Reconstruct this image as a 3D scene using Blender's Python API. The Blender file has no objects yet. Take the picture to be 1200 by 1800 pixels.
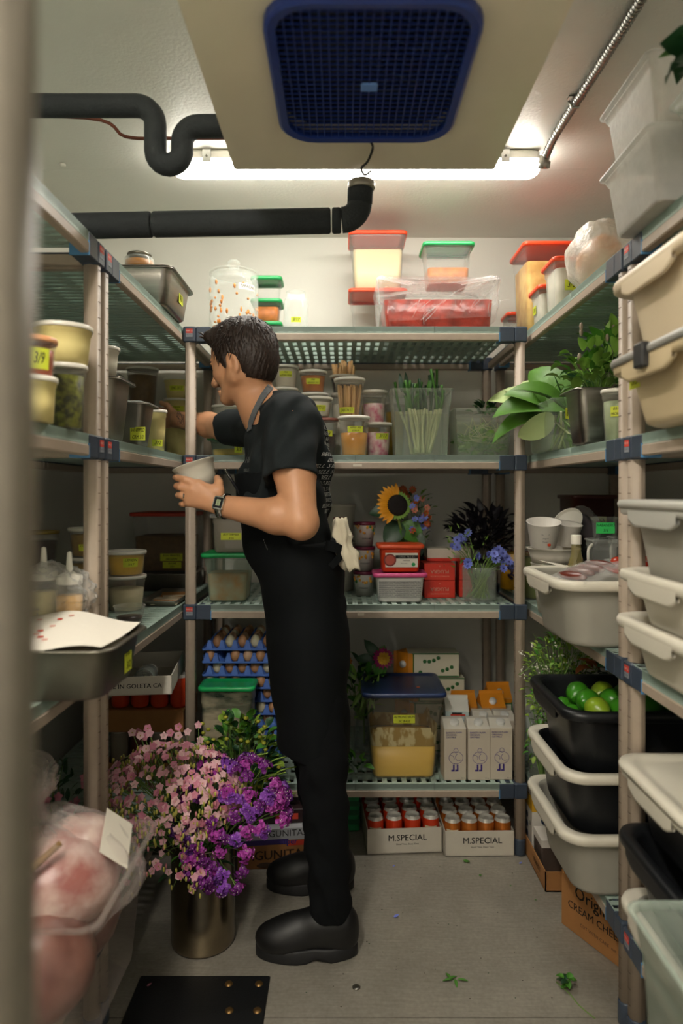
EXPO = 1.02
LAMP = 15.5
LAMP2 = 62.0
WORLD = 0.28
import bpy, math, random
import numpy as np
from mathutils import Vector, Matrix
from mathutils.bvhtree import BVHTree
R = random.Random(7)
SC = bpy.context.scene
COL = SC.collection
pi = math.pi
CAMZ = 1.31
def PX(px, d): return (px - 602) / 1200 * d          # photo column at depth d -> x in metres
def PZ(py, d): return CAMZ + (865 - py) / 1200 * d   # photo row at depth d -> height in metres
def P3(px, py, d): return Vector((PX(px, d), d, PZ(py, d)))

# ---------------------------------------------------------------- materials
def lin(h):
    if isinstance(h, str):
        c = [int(h[i:i+2], 16) / 255 for i in (0, 2, 4)]
    else:
        c = h
    return tuple((x / 12.92 if x <= .04045 else ((x + .055) / 1.055) ** 2.4) for x in c) + (1,)
MATS = {}
def mat(name, col='808080', rough=.5, metal=0, noise=None, bump=None, alpha=None, spec=.5, emit=None, sss=0, coat=0, col2=None, stretch=None, edge=None):
    if name in MATS: return MATS[name]
    m = bpy.data.materials.new(name); m.use_nodes = True
    nt = m.node_tree; N = nt.nodes; L = nt.links
    b = N['Principled BSDF']
    b.inputs['Base Color'].default_value = lin(col)
    b.inputs['Roughness'].default_value = rough
    b.inputs['Metallic'].default_value = metal
    b.inputs['Specular IOR Level'].default_value = spec
    if coat: b.inputs['Coat Weight'].default_value = coat
    if sss:
        b.inputs['Subsurface Weight'].default_value = sss
        b.inputs['Subsurface Radius'].default_value = (.01, .004, .002)
    tc = None
    def coord():
        nonlocal tc
        if tc is None:
            tc = N.new('ShaderNodeTexCoord')
            if stretch:
                mp = N.new('ShaderNodeMapping'); mp.inputs['Scale'].default_value = stretch
                L.new(tc.outputs['Object'], mp.inputs['Vector']); tc = mp
                return tc.outputs['Vector']
        return tc.outputs['Vector'] if stretch else tc.outputs['Object']
    if noise:                       # (scale, contrast 0..1) mixes col and col2
        sc, amt = noise[:2]
        n = N.new('ShaderNodeTexNoise'); n.inputs['Scale'].default_value = sc; n.inputs['Detail'].default_value = 5
        L.new(coord(), n.inputs['Vector'])
        rp = N.new('ShaderNodeValToRGB')
        c1 = lin(col); c2 = lin(col2) if col2 else tuple(x * (1 - amt) for x in c1[:3]) + (1,)
        w = .28 if len(noise) < 3 else noise[2]
        rp.color_ramp.elements[0].position = .5 - w; rp.color_ramp.elements[1].position = .5 + w
        rp.color_ramp.elements[0].color = c2; rp.color_ramp.elements[1].color = c1
        L.new(n.outputs['Fac'], rp.inputs['Fac']); L.new(rp.outputs['Color'], b.inputs['Base Color'])
    if bump:
        n = N.new('ShaderNodeTexNoise'); n.inputs['Scale'].default_value = bump[0]; n.inputs['Detail'].default_value = 4
        L.new(coord(), n.inputs['Vector'])
        bp = N.new('ShaderNodeBump'); bp.inputs['Strength'].default_value = bump[1]; bp.inputs['Distance'].default_value = bump[2] if len(bump) > 2 else .004
        L.new(n.outputs['Fac'], bp.inputs['Height']); L.new(bp.outputs['Normal'], b.inputs['Normal'])
    if alpha is not None:
        if edge is None: b.inputs['Alpha'].default_value = alpha
        else:
            lw = N.new('ShaderNodeLayerWeight'); lw.inputs['Blend'].default_value = .35
            mr = N.new('ShaderNodeMapRange'); mr.inputs['To Min'].default_value = alpha; mr.inputs['To Max'].default_value = edge
            L.new(lw.outputs['Facing'], mr.inputs['Value']); L.new(mr.outputs['Result'], b.inputs['Alpha'])
    if emit:
        b.inputs['Emission Color'].default_value = lin(emit[0]); b.inputs['Emission Strength'].default_value = emit[1]
    MATS[name] = m
    return m

# ---------------------------------------------------------------- mesh builder
def rr(w, d, r, z, n=4, cx=0, cy=0):
    r = max(min(r, w / 2 - 1e-4, d / 2 - 1e-4), 1e-4)
    o = []
    for k, (sx, sy) in enumerate(((1, 1), (-1, 1), (-1, -1), (1, -1))):
        for i in range(n + 1):
            a = k * pi / 2 + i / n * pi / 2
            o.append((cx + sx * (w / 2 - r) + r * math.cos(a), cy + sy * (d / 2 - r) + r * math.sin(a), z))
    return o
def circ(r, z, n=28, cx=0, cy=0, ry=None):
    return [(cx + r * math.cos(2 * pi * i / n), cy + (ry or r) * math.sin(2 * pi * i / n), z) for i in range(n)]
class MB:
    def __init__(s): s.v = []; s.f = []; s.fm = []; s.fs = []; s.mats = []; s.T = None
    def mi(s, m):
        if m not in s.mats: s.mats.append(m)
        return s.mats.index(m)
    def add(s, vs, fs, m, sm=False):
        o = len(s.v); k = s.mi(m)
        if s.T is not None: vs = [s.T @ Vector(p) for p in vs]
        s.v += [tuple(p) for p in vs]
        for f in fs:
            s.f.append([i + o for i in f]); s.fm.append(k); s.fs.append(sm)
        return s
    def box(s, x0, x1, y0, y1, z0, z1, m):
        v = [(x, y, z) for z in (z0, z1) for y in (y0, y1) for x in (x0, x1)]
        return s.add(v, [(0, 2, 3, 1), (4, 5, 7, 6), (0, 1, 5, 4), (2, 6, 7, 3), (0, 4, 6, 2), (1, 3, 7, 5)], m)
    def cbox(s, c, size, m): return s.box(c[0]-size[0]/2, c[0]+size[0]/2, c[1]-size[1]/2, c[1]+size[1]/2, c[2]-size[2]/2, c[2]+size[2]/2, m)
    def bbox(s, x0, x1, y0, y1, z0, z1, m, r=.004, rz=None):
        """box with rounded vertical corners and bevelled top and bottom edges"""
        w, d = x1 - x0, y1 - y0; cx, cy = (x0 + x1) / 2, (y0 + y1) / 2; b = rz if rz is not None else r * .7
        return s.loft([rr(w-2*b, d-2*b, r, z0, 3, cx, cy), rr(w, d, r, z0+b, 3, cx, cy), rr(w, d, r, z1-b, 3, cx, cy), rr(w-2*b, d-2*b, r, z1, 3, cx, cy)], m, True, True, sm=False)
    def loft(s, rings, m, cap0=False, cap1=False, sm=True, closed=True):
        n = len(rings[0]); v = [p for r in rings for p in r]; f = []
        for k in range(len(rings) - 1):
            for i in range(n if closed else n - 1):
                j = (i + 1) % n
                f.append((k*n+i, k*n+j, (k+1)*n+j, (k+1)*n+i))
        s.add(v, f, m, sm)
        o = len(s.v) - len(v); k = s.mi(m)
        if cap0: s.f.append([o + i for i in reversed(range(n))]); s.fm.append(k); s.fs.append(False)
        if cap1: s.f.append([o + (len(rings)-1)*n + i for i in range(n)]); s.fm.append(k); s.fs.append(False)
        return s
    def lathe(s, prof, m, n=28, cap0=False, cap1=False, sm=True):
        return s.loft([circ(max(r, 1e-4), z, n) for r, z in prof], m, cap0, cap1, sm)
    def tube(s, pts, r, m, n=8, caps=True, flat=1.0):
        pts = [Vector(p) for p in pts]; rs = r if isinstance(r, (list, tuple)) else [r] * len(pts)
        rings = []; up = None
        for i, p in enumerate(pts):
            t = (pts[min(i+1, len(pts)-1)] - pts[max(i-1, 0)])
            t = t.normalized() if t.length > 1e-9 else Vector((0, 0, 1))
            if up is None:
                up = Vector((0, 0, 1)) if abs(t.z) < .9 else Vector((1, 0, 0))
            u = (up - t * up.dot(t))
            u = u.normalized() if u.length > 1e-6 else t.orthogonal().normalized()
            w = t.cross(u); up = u
            rings.append([tuple(p + (u * math.cos(2*pi*k/n) * flat + w * math.sin(2*pi*k/n)) * rs[i]) for k in range(n)])
        return s.loft(rings, m, caps, caps)
    def ball(s, c, r, m, n=10, k=6, rot=None):
        if not isinstance(r, (list, tuple)): r = (r, r, r)
        rings = []
        for j in range(k + 1):
            a = -pi/2 + pi * j / k; q = max(math.cos(a), .001)
            ring = []
            for i in range(n):
                p = Vector((r[0]*q*math.cos(2*pi*i/n), r[1]*q*math.sin(2*pi*i/n), r[2]*math.sin(a)))
                if rot is not None: p = rot @ p
                ring.append((c[0]+p.x, c[1]+p.y, c[2]+p.z))
            rings.append(ring)
        return s.loft(rings, m, True, True)
    def leaf(s, base, d, nrm, ln, w, m, curl=.25, fold=.15, n=5, tip=1.0, th=0):
        """leaf blade with a midrib fold: rows along direction d, bending towards -nrm"""
        d = Vector(d).normalized(); nrm = Vector(nrm); nrm = (nrm - d*nrm.dot(d))
        nrm = nrm.normalized() if nrm.length > 1e-6 else d.orthogonal().normalized()
        sd = d.cross(nrm); base = Vector(base); v = []; f = []
        p = base.copy(); ang = 0
        for i in range(n + 1):
            t = i / n
            wd = w * .5 * (math.sin(pi * min(1, (t ** .8) * .96 + .04)) ** .8) * (1 if t < .999 else .12)
            dd = d * math.cos(ang) - nrm * math.sin(ang); nn = nrm * math.cos(ang) + d * math.sin(ang)
            v += [p - sd*wd + nn*wd*fold*2, p, p + sd*wd + nn*wd*fold*2]
            p = p + dd * (ln / n); ang += curl / n * 2
        for i in range(n):
            a = i * 3
            f += [(a, a+1, a+4, a+3), (a+1, a+2, a+5, a+4)]
        return s.add(v, f, m, True)
    def text(s, str_, size, m, T, align='CENTER', bold=0, shear=0, ext=.0002, wrap=None, spacing=1):
        vs, fs = text_geo(str_, align, 0, shear, spacing)
        if bold:      # thicken by overprinting with small shifts
            n0 = len(vs); vs = [(x + q, y, z) for q in (-bold * .8, 0, bold * .8) for x, y, z in vs]; fs = [tuple(i + k * n0 for i in f) for k in range(3) for f in fs]
        out = []
        for (x, y, z) in vs:
            p = Vector((x * size, y * size, 0))
            if wrap: p = wrap(p)
            else: p = T @ p
            out.append(p)
        return s.add(out, fs, m)
    def build(s, name, parent=None, loc=None, rotz=0, label=None, cat=None, group=None, kind=None, auto=None):
        me = bpy.data.meshes.new(name)
        me.from_pydata(s.v, [], s.f)
        for m in s.mats: me.materials.append(m)
        me.polygons.foreach_set('material_index', s.fm); me.polygons.foreach_set('use_smooth', s.fs)
        me.update()
        o = bpy.data.objects.new(name, me)
        return put(o, parent, loc, rotz, label, cat, group, kind)
def put(o, parent=None, loc=None, rotz=0, label=None, cat=None, group=None, kind=None):
    COL.objects.link(o)
    if parent: o.parent = parent
    if loc is not None: o.location = loc
    if rotz: o.rotation_euler = (0, 0, rotz)
    if label: o['label'] = label
    if cat: o['category'] = cat
    if group: o['group'] = group
    if kind: o['kind'] = kind
    return o
def thing(name, label, cat, loc=(0, 0, 0), rotz=0, group=None):
    o = bpy.data.objects.new(name, None); o.empty_display_size = .05
    return put(o, None, loc, rotz, label, cat, group)
KIDS = {}
def dup(o, parent=None, loc=None, rotz=None, label=None, group=None):
    c = o.copy(); COL.objects.link(c)
    if parent: c.parent = parent
    if loc is not None: c.location = loc
    if rotz is not None: c.rotation_euler = (0, 0, rotz)
    if label: c['label'] = label
    if group: c['group'] = group
    for ch in list(o.children): dup(ch, c)
    return c
_TG = {}
def text_geo(body, align='CENTER', bold=0, shear=0, spacing=1):
    k = (body, align, bold, shear, spacing)
    if k not in _TG:
        cu = bpy.data.curves.new('t', 'FONT'); cu.body = body; cu.align_x = align; cu.align_y = 'CENTER'
        cu.offset = bold; cu.shear = shear; cu.resolution_u = 2; cu.space_character = spacing
        o = bpy.data.objects.new('t', cu)
        me = o.to_mesh()
        _TG[k] = ([tuple(v.co) for v in me.vertices], [tuple(p.vertices) for p in me.polygons])
        o.to_mesh_clear(); bpy.data.objects.remove(o); bpy.data.curves.remove(cu)
    return _TG[k]
def FACE(c, nx, ny, up=(0, 0, 1)):
    """matrix whose local x,y span a vertical face with outward normal (nx,ny,0) centred at c"""
    n = Vector((nx, ny, 0)).normalized(); u = Vector(up); x = u.cross(n).normalized()
    return Matrix(((x.x, u.x, n.x, c[0]), (x.y, u.y, n.y, c[1]), (x.z, u.z, n.z, c[2]), (0, 0, 0, 1)))
def bez(pts, n=8):
    """Catmull-Rom through points"""
    P = [Vector(p) for p in pts]; P = [P[0]*2-P[1]] + P + [P[-1]*2-P[-2]]; o = []
    for i in range(1, len(P) - 2):
        for k in range(n):
            t = k / n
            o.append(.5*((2*P[i]) + (P[i+1]-P[i-1])*t + (2*P[i-1]-5*P[i]+4*P[i+1]-P[i+2])*t*t + (3*P[i]-P[i-1]-3*P[i+1]+P[i+2])*t**3))
    return o + [P[-2]]

# ---------------------------------------------------------------- implicit surfaces (organic shapes)
class SDF:
    def __init__(s, lo, hi, h):
        s.lo = np.array(lo, float); s.h = h
        s.n = np.ceil((np.array(hi) - s.lo) / h).astype(int) + 1
        s.V = np.full(s.n, .2, np.float32)
    def _blk(s, lo, hi):
        a = np.maximum(np.floor((np.array(lo) - s.lo) / s.h).astype(int), 0); b = np.minimum(np.ceil((np.array(hi) - s.lo) / s.h).astype(int) + 1, s.n)
        if (b <= a).any(): return None, None
        g = np.meshgrid(*[np.arange(a[i], b[i]) * s.h + s.lo[i] for i in range(3)], indexing='ij')
        return (slice(a[0], b[0]), slice(a[1], b[1]), slice(a[2], b[2])), np.stack(g, -1)
    def _mix(s, sl, d, k, op):
        V = s.V[sl]; d = d.astype(np.float32)
        if op == 'u':
            h = np.clip(.5 + .5 * (V - d) / k, 0, 1); s.V[sl] = V * (1 - h) + d * h - k * h * (1 - h)
        else:
            d = -d; h = np.clip(.5 - .5 * (V - d) / k, 0, 1); s.V[sl] = V * (1 - h) + d * h + k * h * (1 - h)
    def cone(s, a, b, ra, rb=None, k=.015, op='u', flat=None):
        """capsule from a to b with radii ra..rb; flat=(axis vector, factor) squashes the section along that axis"""
        rb = ra if rb is None else rb; a = np.array(a, float); b = np.array(b, float); m = max(ra, rb) * 1.3 + k + 3 * s.h
        sl, p = s._blk(np.minimum(a, b) - m, np.maximum(a, b) + m)
        if sl is None: return s
        ab = b - a; L2 = max(ab @ ab, 1e-9); t = np.clip(((p - a) @ ab) / L2, 0, 1)
        q = p - a - t[..., None] * ab
        f = 1
        if flat is not None:
            ax = np.array(flat[0], float); ax /= np.linalg.norm(ax); c = q @ ax
            q = q + (c * (1 / flat[1] - 1))[..., None] * ax; f = min(1, flat[1])
        d = (np.linalg.norm(q, axis=-1) - (ra + (rb - ra) * t)) * (f ** .5)
        s._mix(sl, d, k, op); return s
    def ell(s, c, r, rot=None, k=.015, op='u'):
        c = np.array(c, float); r = np.array(r, float); m = r.max() * 1.05 + k + 3 * s.h
        sl, p = s._blk(c - m, c + m)
        if sl is None: return s
        q = p - c
        if rot is not None: q = q @ np.array(rot)      # world -> local (rot columns are local axes)
        k0 = np.linalg.norm(q / r, axis=-1); k1 = np.linalg.norm(q / (r * r), axis=-1)
        s._mix(sl, k0 * (k0 - 1) / np.maximum(k1, 1e-6), k, op); return s
    def poly(s, pts, rs, **kw):
        for i in range(len(pts) - 1): s.cone(pts[i], pts[i+1], rs[i], rs[i+1], **kw)
        return s
    def grid(s):
        return np.stack(np.meshgrid(*[np.arange(s.n[i]) * s.h + s.lo[i] for i in range(3)], indexing='ij'), -1)
    def cut(s, c, n):
        """keep the half space below the plane through c with normal n"""
        n = np.array(n, float); n /= np.linalg.norm(n)
        ax = [np.arange(s.n[i]) * s.h + s.lo[i] - c[i] for i in range(3)]
        d = ax[0][:, None, None]*n[0] + ax[1][None, :, None]*n[1] + ax[2][None, None, :]*n[2]
        s.V = np.maximum(s.V, d.astype(np.float32)); return s
    def mesh(s, smooth=1):
        """surface nets, evaluated only in the cells the surface crosses"""
        V = s.V; I = V < 0; cs = tuple(x - 1 for x in V.shape)
        any_ = np.zeros(cs, bool); all_ = np.ones(cs, bool)
        cr = [(u, v, w) for u in (0, 1) for v in (0, 1) for w in (0, 1)]
        for u, v, w in cr:
            q = I[u:cs[0]+u, v:cs[1]+v, w:cs[2]+w]; any_ |= q; all_ &= q
        act = any_ & ~all_; cells = np.argwhere(act); idx = np.full(cs, -1, np.int32); idx[act] = np.arange(len(cells))
        val = {c: V[cells[:, 0]+c[0], cells[:, 1]+c[1], cells[:, 2]+c[2]] for c in cr}
        S = np.zeros((len(cells), 3)); C = np.zeros(len(cells))
        for ax in range(3):
            for c in cr:
                if c[ax]: continue
                c2 = list(c); c2[ax] = 1; A, B = val[c], val[tuple(c2)]; X = (A < 0) != (B < 0)
                t = np.where(X, A / np.where(X, A - B, 1), 0); C += X
                for k in range(3): S[:, k] += t if k == ax else X * c[k]
        P = (cells + S / C[:, None]) * s.h + s.lo
        F = []
        for ax in range(3):
            o1, o2 = (ax + 1) % 3, (ax + 2) % 3
            sa = [slice(None)]*3; sa[ax] = slice(0, -1); sb = [slice(None)]*3; sb[ax] = slice(1, None)
            E = np.argwhere(I[tuple(sa)] != I[tuple(sb)])
            E = E[(E[:, o1] > 0) & (E[:, o2] > 0) & (E[:, o1] < cs[o1]) & (E[:, o2] < cs[o2])]
            e1 = np.zeros(3, int); e1[o1] = 1; e2 = np.zeros(3, int); e2[o2] = 1
            q = np.stack([idx[tuple((E - e1 - e2).T)], idx[tuple((E - e2).T)], idx[tuple(E.T)], idx[tuple((E - e1).T)]], 1)
            inside = I[tuple(E.T)]; q[~inside] = q[~inside][:, ::-1]; F.append(q)
        F = np.concatenate(F); F = F[(F >= 0).all(1)]
        for _ in range(smooth):           # light Laplacian smoothing
            A = np.zeros_like(P); n = np.bincount(F.ravel(), minlength=len(P)) * 2.0
            for i in range(4):
                a = F[:, i]
                for b in (F[:, (i + 1) % 4], F[:, (i + 3) % 4]):
                    for k in range(3): A[:, k] += np.bincount(a, P[b, k], len(P))
            P = P * .5 + .5 * A / np.maximum(n, 1)[:, None]
        return P, F
    def build(s, name, mats, parent=None, smooth=1, warp=None, mfun=None, **kw):
        P, F = s.mesh(smooth)
        if warp is not None: P = warp(P)
        return np_mesh(name, P, F, mats, parent, mfun, **kw)
def np_mesh(name, P, F, mats, parent=None, mfun=None, **kw):
    me = bpy.data.meshes.new(name)
    me.vertices.add(len(P)); me.vertices.foreach_set('co', np.asarray(P, np.float32).ravel())
    me.loops.add(F.size); me.loops.foreach_set('vertex_index', F.ravel().astype(np.int32))
    me.polygons.add(len(F)); me.polygons.foreach_set('loop_start', (np.arange(len(F)) * 4).astype(np.int32))
    me.polygons.foreach_set('use_smooth', np.ones(len(F), bool))
    for m in mats: me.materials.append(m)
    if mfun is not None: me.polygons.foreach_set('material_index', mfun(P[F].mean(1)).astype(np.int32))
    me.update(calc_edges=True); me.validate()
    return put(bpy.data.objects.new(name, me), parent, **kw)
# ================================================================ materials
steel = mat('brushed steel', 'a8a49c', .32, 1, noise=(6, .25), stretch=(1, 1, 14))
steel_d = mat('worn steel', '9c968b', .45, .8, noise=(9, .45))
chrome = mat('chrome', 'cfcfca', .15, 1)
beige = mat('taupe shelf plastic', 'b0a08f', .5, noise=(40, .12))
deckm = mat('sage deck plastic', 'a9bdb2', .48, noise=(30, .1))
slate = mat('slate connector plastic', '3c4757', .4, noise=(20, .1))
sky_b = mat('blue wedge plastic', '4f86b4', .4)
red_l = mat('red logo', 'cf4034', .5)
whitep = mat('white plastic', 'dedace', .4)
blackp = mat('black plastic', '15171a', .38, noise=(14, .2), bump=(120, .08))
ink = mat('black ink', '1b1a18', .7)
tape = mat('yellow green tape', 'cfd83a', .6, noise=(60, .12))
tape_g = mat('green tape', '3fd86a', .6)
foam = mat('black pipe foam', '23282a', .85, noise=(50, .3), bump=(180, .5, .003))
# ================================================================ room
XL, XR, YB, YF, ZC = -1.16, 1.30, 3.10, -.9, 2.465
ceil_m = mat('stucco panel white', 'd6d4ca', .38, noise=(5, .08), bump=(90, .22, .004))
wall_m = mat('white wall panel', 'dedcd2', .42, noise=(4, .06), bump=(110, .08, .003))
def floor_mat():
    m = mat('worn metal floor', '8c867a', .5, bump=(160, .06, .002))
    nt = m.node_tree; N = nt.nodes; L = nt.links; b = N['Principled BSDF']; b.inputs['Metallic'].default_value = .25
    tc = N.new('ShaderNodeTexCoord')
    acc = None
    for sc, st, lo, hi in ((2.2, (1, 1, 1), .3, .75), (11, (1, .6, 1), .3, .75), (90, (1, 1, 1), .3, .75), (160, (.08, 1, 1), .3, .8)):
        mp = N.new('ShaderNodeMapping'); mp.inputs['Scale'].default_value = st; mp.inputs['Rotation'].default_value = (0, 0, .3 * sc)
        n = N.new('ShaderNodeTexNoise'); n.inputs['Scale'].default_value = sc; n.inputs['Detail'].default_value = 6
        L.new(tc.outputs['Object'], mp.inputs['Vector']); L.new(mp.outputs['Vector'], n.inputs['Vector'])
        r = N.new('ShaderNodeMapRange'); r.inputs['From Min'].default_value = lo; r.inputs['From Max'].default_value = hi
        r.inputs['To Min'].default_value = .86; r.inputs['To Max'].default_value = 1.08
        L.new(n.outputs['Fac'], r.inputs['Value'])
        if acc is None: acc = r.outputs['Result']
        else:
            mu = N.new('ShaderNodeMath'); mu.operation = 'MULTIPLY'; L.new(acc, mu.inputs[0]); L.new(r.outputs['Result'], mu.inputs[1]); acc = mu.outputs[0]
    mx = N.new('ShaderNodeMix'); mx.data_type = 'RGBA'; mx.blend_type = 'MULTIPLY'; mx.inputs['Factor'].default_value = 1
    mx.inputs[6].default_value = lin('a09a8e'); L.new(acc, mx.inputs[7]); L.new(mx.outputs[2], b.inputs['Base Color'])
    return m
fl = floor_mat()
b = MB(); b.box(XL - .1, XR + .1, YF, 1.7, -.08, 0, fl); b.box(XL - .1, XR + .1, 1.703, YB + .1, -.08, 0, fl); b.build('floor', kind='structure')
b = MB(); b.box(XL - .1, XR + .1, YF, 2.44, ZC, ZC + .1, ceil_m); b.box(XL - .1, XR + .1, 2.4425, YB + .1, ZC + .0006, ZC + .1, ceil_m); b.build('ceiling', kind='structure')
for nm, q in (('wall_back', (XL - .1, XR + .1, YB, YB + .1)), ('wall_left', (XL - .1, XL, YF, YB)), ('wall_right', (XR, XR + .1, YF, YB)), ('wall_front', (XL - .1, -.3, YF - .1, YF))):
    b = MB(); b.box(q[0], q[1], q[2], q[3], 0, ZC, wall_m); b.build(nm, kind='structure')
# ---- strip door jamb right beside the camera, far out of focus
jm = mat('jamb metal', '7d766a', .42, .35, noise=(7, .25), stretch=(1, 1, 4))
b = MB(); b.loft([rr(.10, .05, .02, 0, 5, -.222, .375), rr(.10, .05, .02, 2.3, 5, -.222, .375)], jm, True, True)
for k in range(9):
    b.ball((-.208, .352, .42 + k * .19), (.009, .008, .03), chrome)  # chrome beads added to give the row of blurred highlight blobs
b.build('trim_1', kind='structure')

# ================================================================ camera and lamps
cd = bpy.data.cameras.new('camera'); cam = bpy.data.objects.new('camera', cd); COL.objects.link(cam)
cam.location = (0, 0, CAMZ); cam.rotation_euler = (pi / 2, 0, 0)
cd.sensor_fit = 'VERTICAL'; cd.sensor_height = 36; cd.sensor_width = 24; cd.lens = 24
cd.shift_y = -35 / 1800; cd.shift_x = -2 / 1800; cd.clip_start = .01
cd.dof.use_dof = True; cd.dof.focus_distance = 2.1; cd.dof.aperture_fstop = 1.9
SC.camera = cam
SC.view_settings.view_transform = 'Standard'; SC.view_settings.look = 'None'; SC.view_settings.exposure = EXPO
SC.view_settings.gamma = 1
w = bpy.data.worlds.new('world'); SC.world = w; w.use_nodes = True
w.node_tree.nodes['Background'].inputs[0].default_value = lin('efe8de'); w.node_tree.nodes['Background'].inputs[1].default_value = WORLD
SC.cycles.max_bounces = 7; SC.cycles.transparent_max_bounces = 24; SC.cycles.diffuse_bounces = 4
SC.cycles.caustics_reflective = False; SC.cycles.caustics_refractive = False
SC.cycles.use_denoising = True; SC.cycles.sample_clamp_indirect = 6
# ---- vapour-tight ceiling lamp
t = thing('ceiling_light', 'long white enclosed ceiling lamp glowing behind the cooling unit', 'ceiling light', (.045, 2.34, ZC))
lamp_on = mat('lit diffuser', 'fffaf0', .4, emit=('fff9ef', LAMP))
def rod(x0, x1, y, z, ry, rz, m, mb, n=16):
    rings = []
    for t_, sc in ((x0, .55), (x0 + .012, .85), (x0 + .03, 1), (x1 - .03, 1), (x1 - .012, .85), (x1, .55)):
        rings.append([(t_, y + ry * sc * math.cos(2*pi*i/n), z + rz * sc * math.sin(2*pi*i/n)) for i in range(n)])
    mb.loft(rings, m, True, True)
b = MB(); rod(-.625, .625, 0, -.046, .052, .03, lamp_on, b); b.build('diffuser', t)
b = MB(); b.bbox(-.62, .62, -.048, .048, -.04, -.002, whitep, .012); b.build('housing', t)
for x in (.5, -.5):
    b = MB(); b.box(x - .014, x + .014, -.057, -.049, -.05, -.008, chrome); b.ball((x, -.058, -.03), .004, steel_d); b.build('clip', t)
# second lamp of the same kind nearer the door, out of frame above the camera
t2 = dup(t, None, (-.45, -.15, ZC), pi/2, 'second enclosed ceiling lamp near the door')
for c in t2.children:
    if c.name.startswith('diffuser'):
        c.data = c.data.copy(); c.data.materials[0] = mat('lit diffuser dim', 'fffaf0', .4, emit=('fff7ea', LAMP2))
# ---- metal conduit with coupling
gal = mat('galvanised conduit', '9b9992', .35, .9, noise=(60, .2))
b = MB()
pts = [(.672, 2.28, ZC - .05), (.676, 2.2, ZC - .022), (.68, 2.05, ZC - .016), (.69, 1.5, ZC - .016), (.69, -.5, ZC - .016)]
cp = bez(pts, 6)
b.tube(cp, .0125, gal, 10)
L_ = 0
for i in range(len(cp) - 1):
    a, c = cp[i], cp[i+1]; n = max(1, int((c - a).length / .012))
    for k in range(n):
        if a.y > .9: b.tube([a.lerp(c, k / n), a.lerp(c, (k + .45) / n)], .0142, gal, 10, False)
cd_o = b.build('conduit', None, label='ribbed metal conduit running along the ceiling from the lamp end', cat='conduit')
b = MB(); b.lathe([(.014, 0), (.022, .003), (.022, .022), (.017, .026), (.017, .04)], steel, 12, True, True); q = b.build('coupling', cd_o, (.671, 2.285, ZC - .073)); q.rotation_euler = (.5, 0, 0)
b = MB(); b.box(.658, .708, 1.985, 2.005, ZC - .004, ZC - .0005, steel); b.tube([(.66, 1.995, ZC-.012), (.672, 1.995, ZC-.031), (.688, 1.995, ZC-.031), (.698, 1.995, ZC-.002)], .004, steel, 6); b.build('clamp', cd_o)

# ================================================================ evaporator
ev = thing('cooling_unit', 'low white ceiling cooling unit with a square blue fan guard', 'cooling unit', (0, 0, 0))
pan_m = mat('glossy cream panel', 'e6dac2', .2, noise=(5, .07))
ex0, ex1, ey0, ey1, ez = -.265, .371, .86, 1.672, 2.10
gx0, gx1, gy0, gy1 = -.134, .236, 1.075, 1.515
gc = ((gx0 + gx1) / 2, (gy0 + gy1) / 2)
b = MB()
N_ = 6
ring_out = rr(ex1 - ex0, ey1 - ey0, .006, ez, N_, (ex0 + ex1)/2, (ey0 + ey1)/2)
ring_hole = rr(gx1 - gx0 - .03, gy1 - gy0 - .03, .07, ez, N_, *gc)
up = lambda r, z: [(x, y, z) for x, y, _ in r]
b.loft([up(ring_hole, ez + .02), ring_hole, ring_out, up(ring_out, ez + .022)], pan_m, sm=False)
b.build('drain_pan', ev)
b = MB(); r2 = rr(ex1-ex0-.012, ey1-ey0-.012, .006, ez + .022, N_, (ex0+ex1)/2, (ey0+ey1)/2); hb = rr(gx1-gx0-.03, gy1-gy0-.03, .07, ez + .02, N_, *gc)
b.loft([up(hb, ez + .1), hb], mat('fan well', '2a2a28', .6), sm=False)
b.loft([up(r2, ez + .02), up(r2, ZC)], whitep, False, False, sm=False)
b.loft([up(hb, ez + .1), up(hb, ez + .1001)], MATS['fan well'], False, True, sm=False)
b.build('housing', ev)
blu = mat('blue guard plastic', '1a3176', .38)
gd = MB()
outr = rr(gx1 - gx0, gy1 - gy0, .075, 0, N_, *gc); inr = rr(gx1 - gx0 - .04, gy1 - gy0 - .04, .06, 0, N_, *gc)
gd.loft([up(outr, ez - .0005), up(outr, ez - .014), up(rr(gx1-gx0-.012, gy1-gy0-.012, .07, 0, N_, *gc), ez - .018), up(inr, ez - .016), up(inr, ez - .002)], blu, sm=False)
g = gd.build('fan_guard', ev)
gr = MB(); hx, hy = (gx1 - gx0) / 2 - .02, (gy1 - gy0) / 2 - .02
nx = 22; ny = 26
for i in range(1, nx):
    x = gc[0] - hx + 2 * hx * i / nx; e = max(0, abs(x - gc[0]) - (hx - .05)); yy = hy - (.05 - math.sqrt(max(0, .05**2 - e*e)))
    gr.box(x - .0011, x + .0011, gc[1] - yy, gc[1] + yy, ez - .012, ez - .008, blu)
for i in range(1, ny):
    y = gc[1] - hy + 2 * hy * i / ny; e = max(0, abs(y - gc[1]) - (hy - .05)); xx = hx - (.05 - math.sqrt(max(0, .05**2 - e*e)))
    gr.box(gc[0] - xx, gc[0] + xx, y - .0011, y + .0011, ez - .009, ez - .005, blu)
gr.build('wire_grid', g)
b = MB(); b.bbox(gc[0] - .016, gc[0] + .016, 1.30, 1.325, ez - .0135, ez - .009, mat('pale guard badge', '5f86c8', .5), .002); b.build('badge', g)
dk = mat('fan metal', '343634', .45, .6)
b = MB(); b.lathe([(.165, -.01), (.172, -.004), (.172, .05), (.165, .05)], dk, 40); b.build('fan_ring', ev, (gc[0], gc[1], ez + .03))
b = MB()
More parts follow.
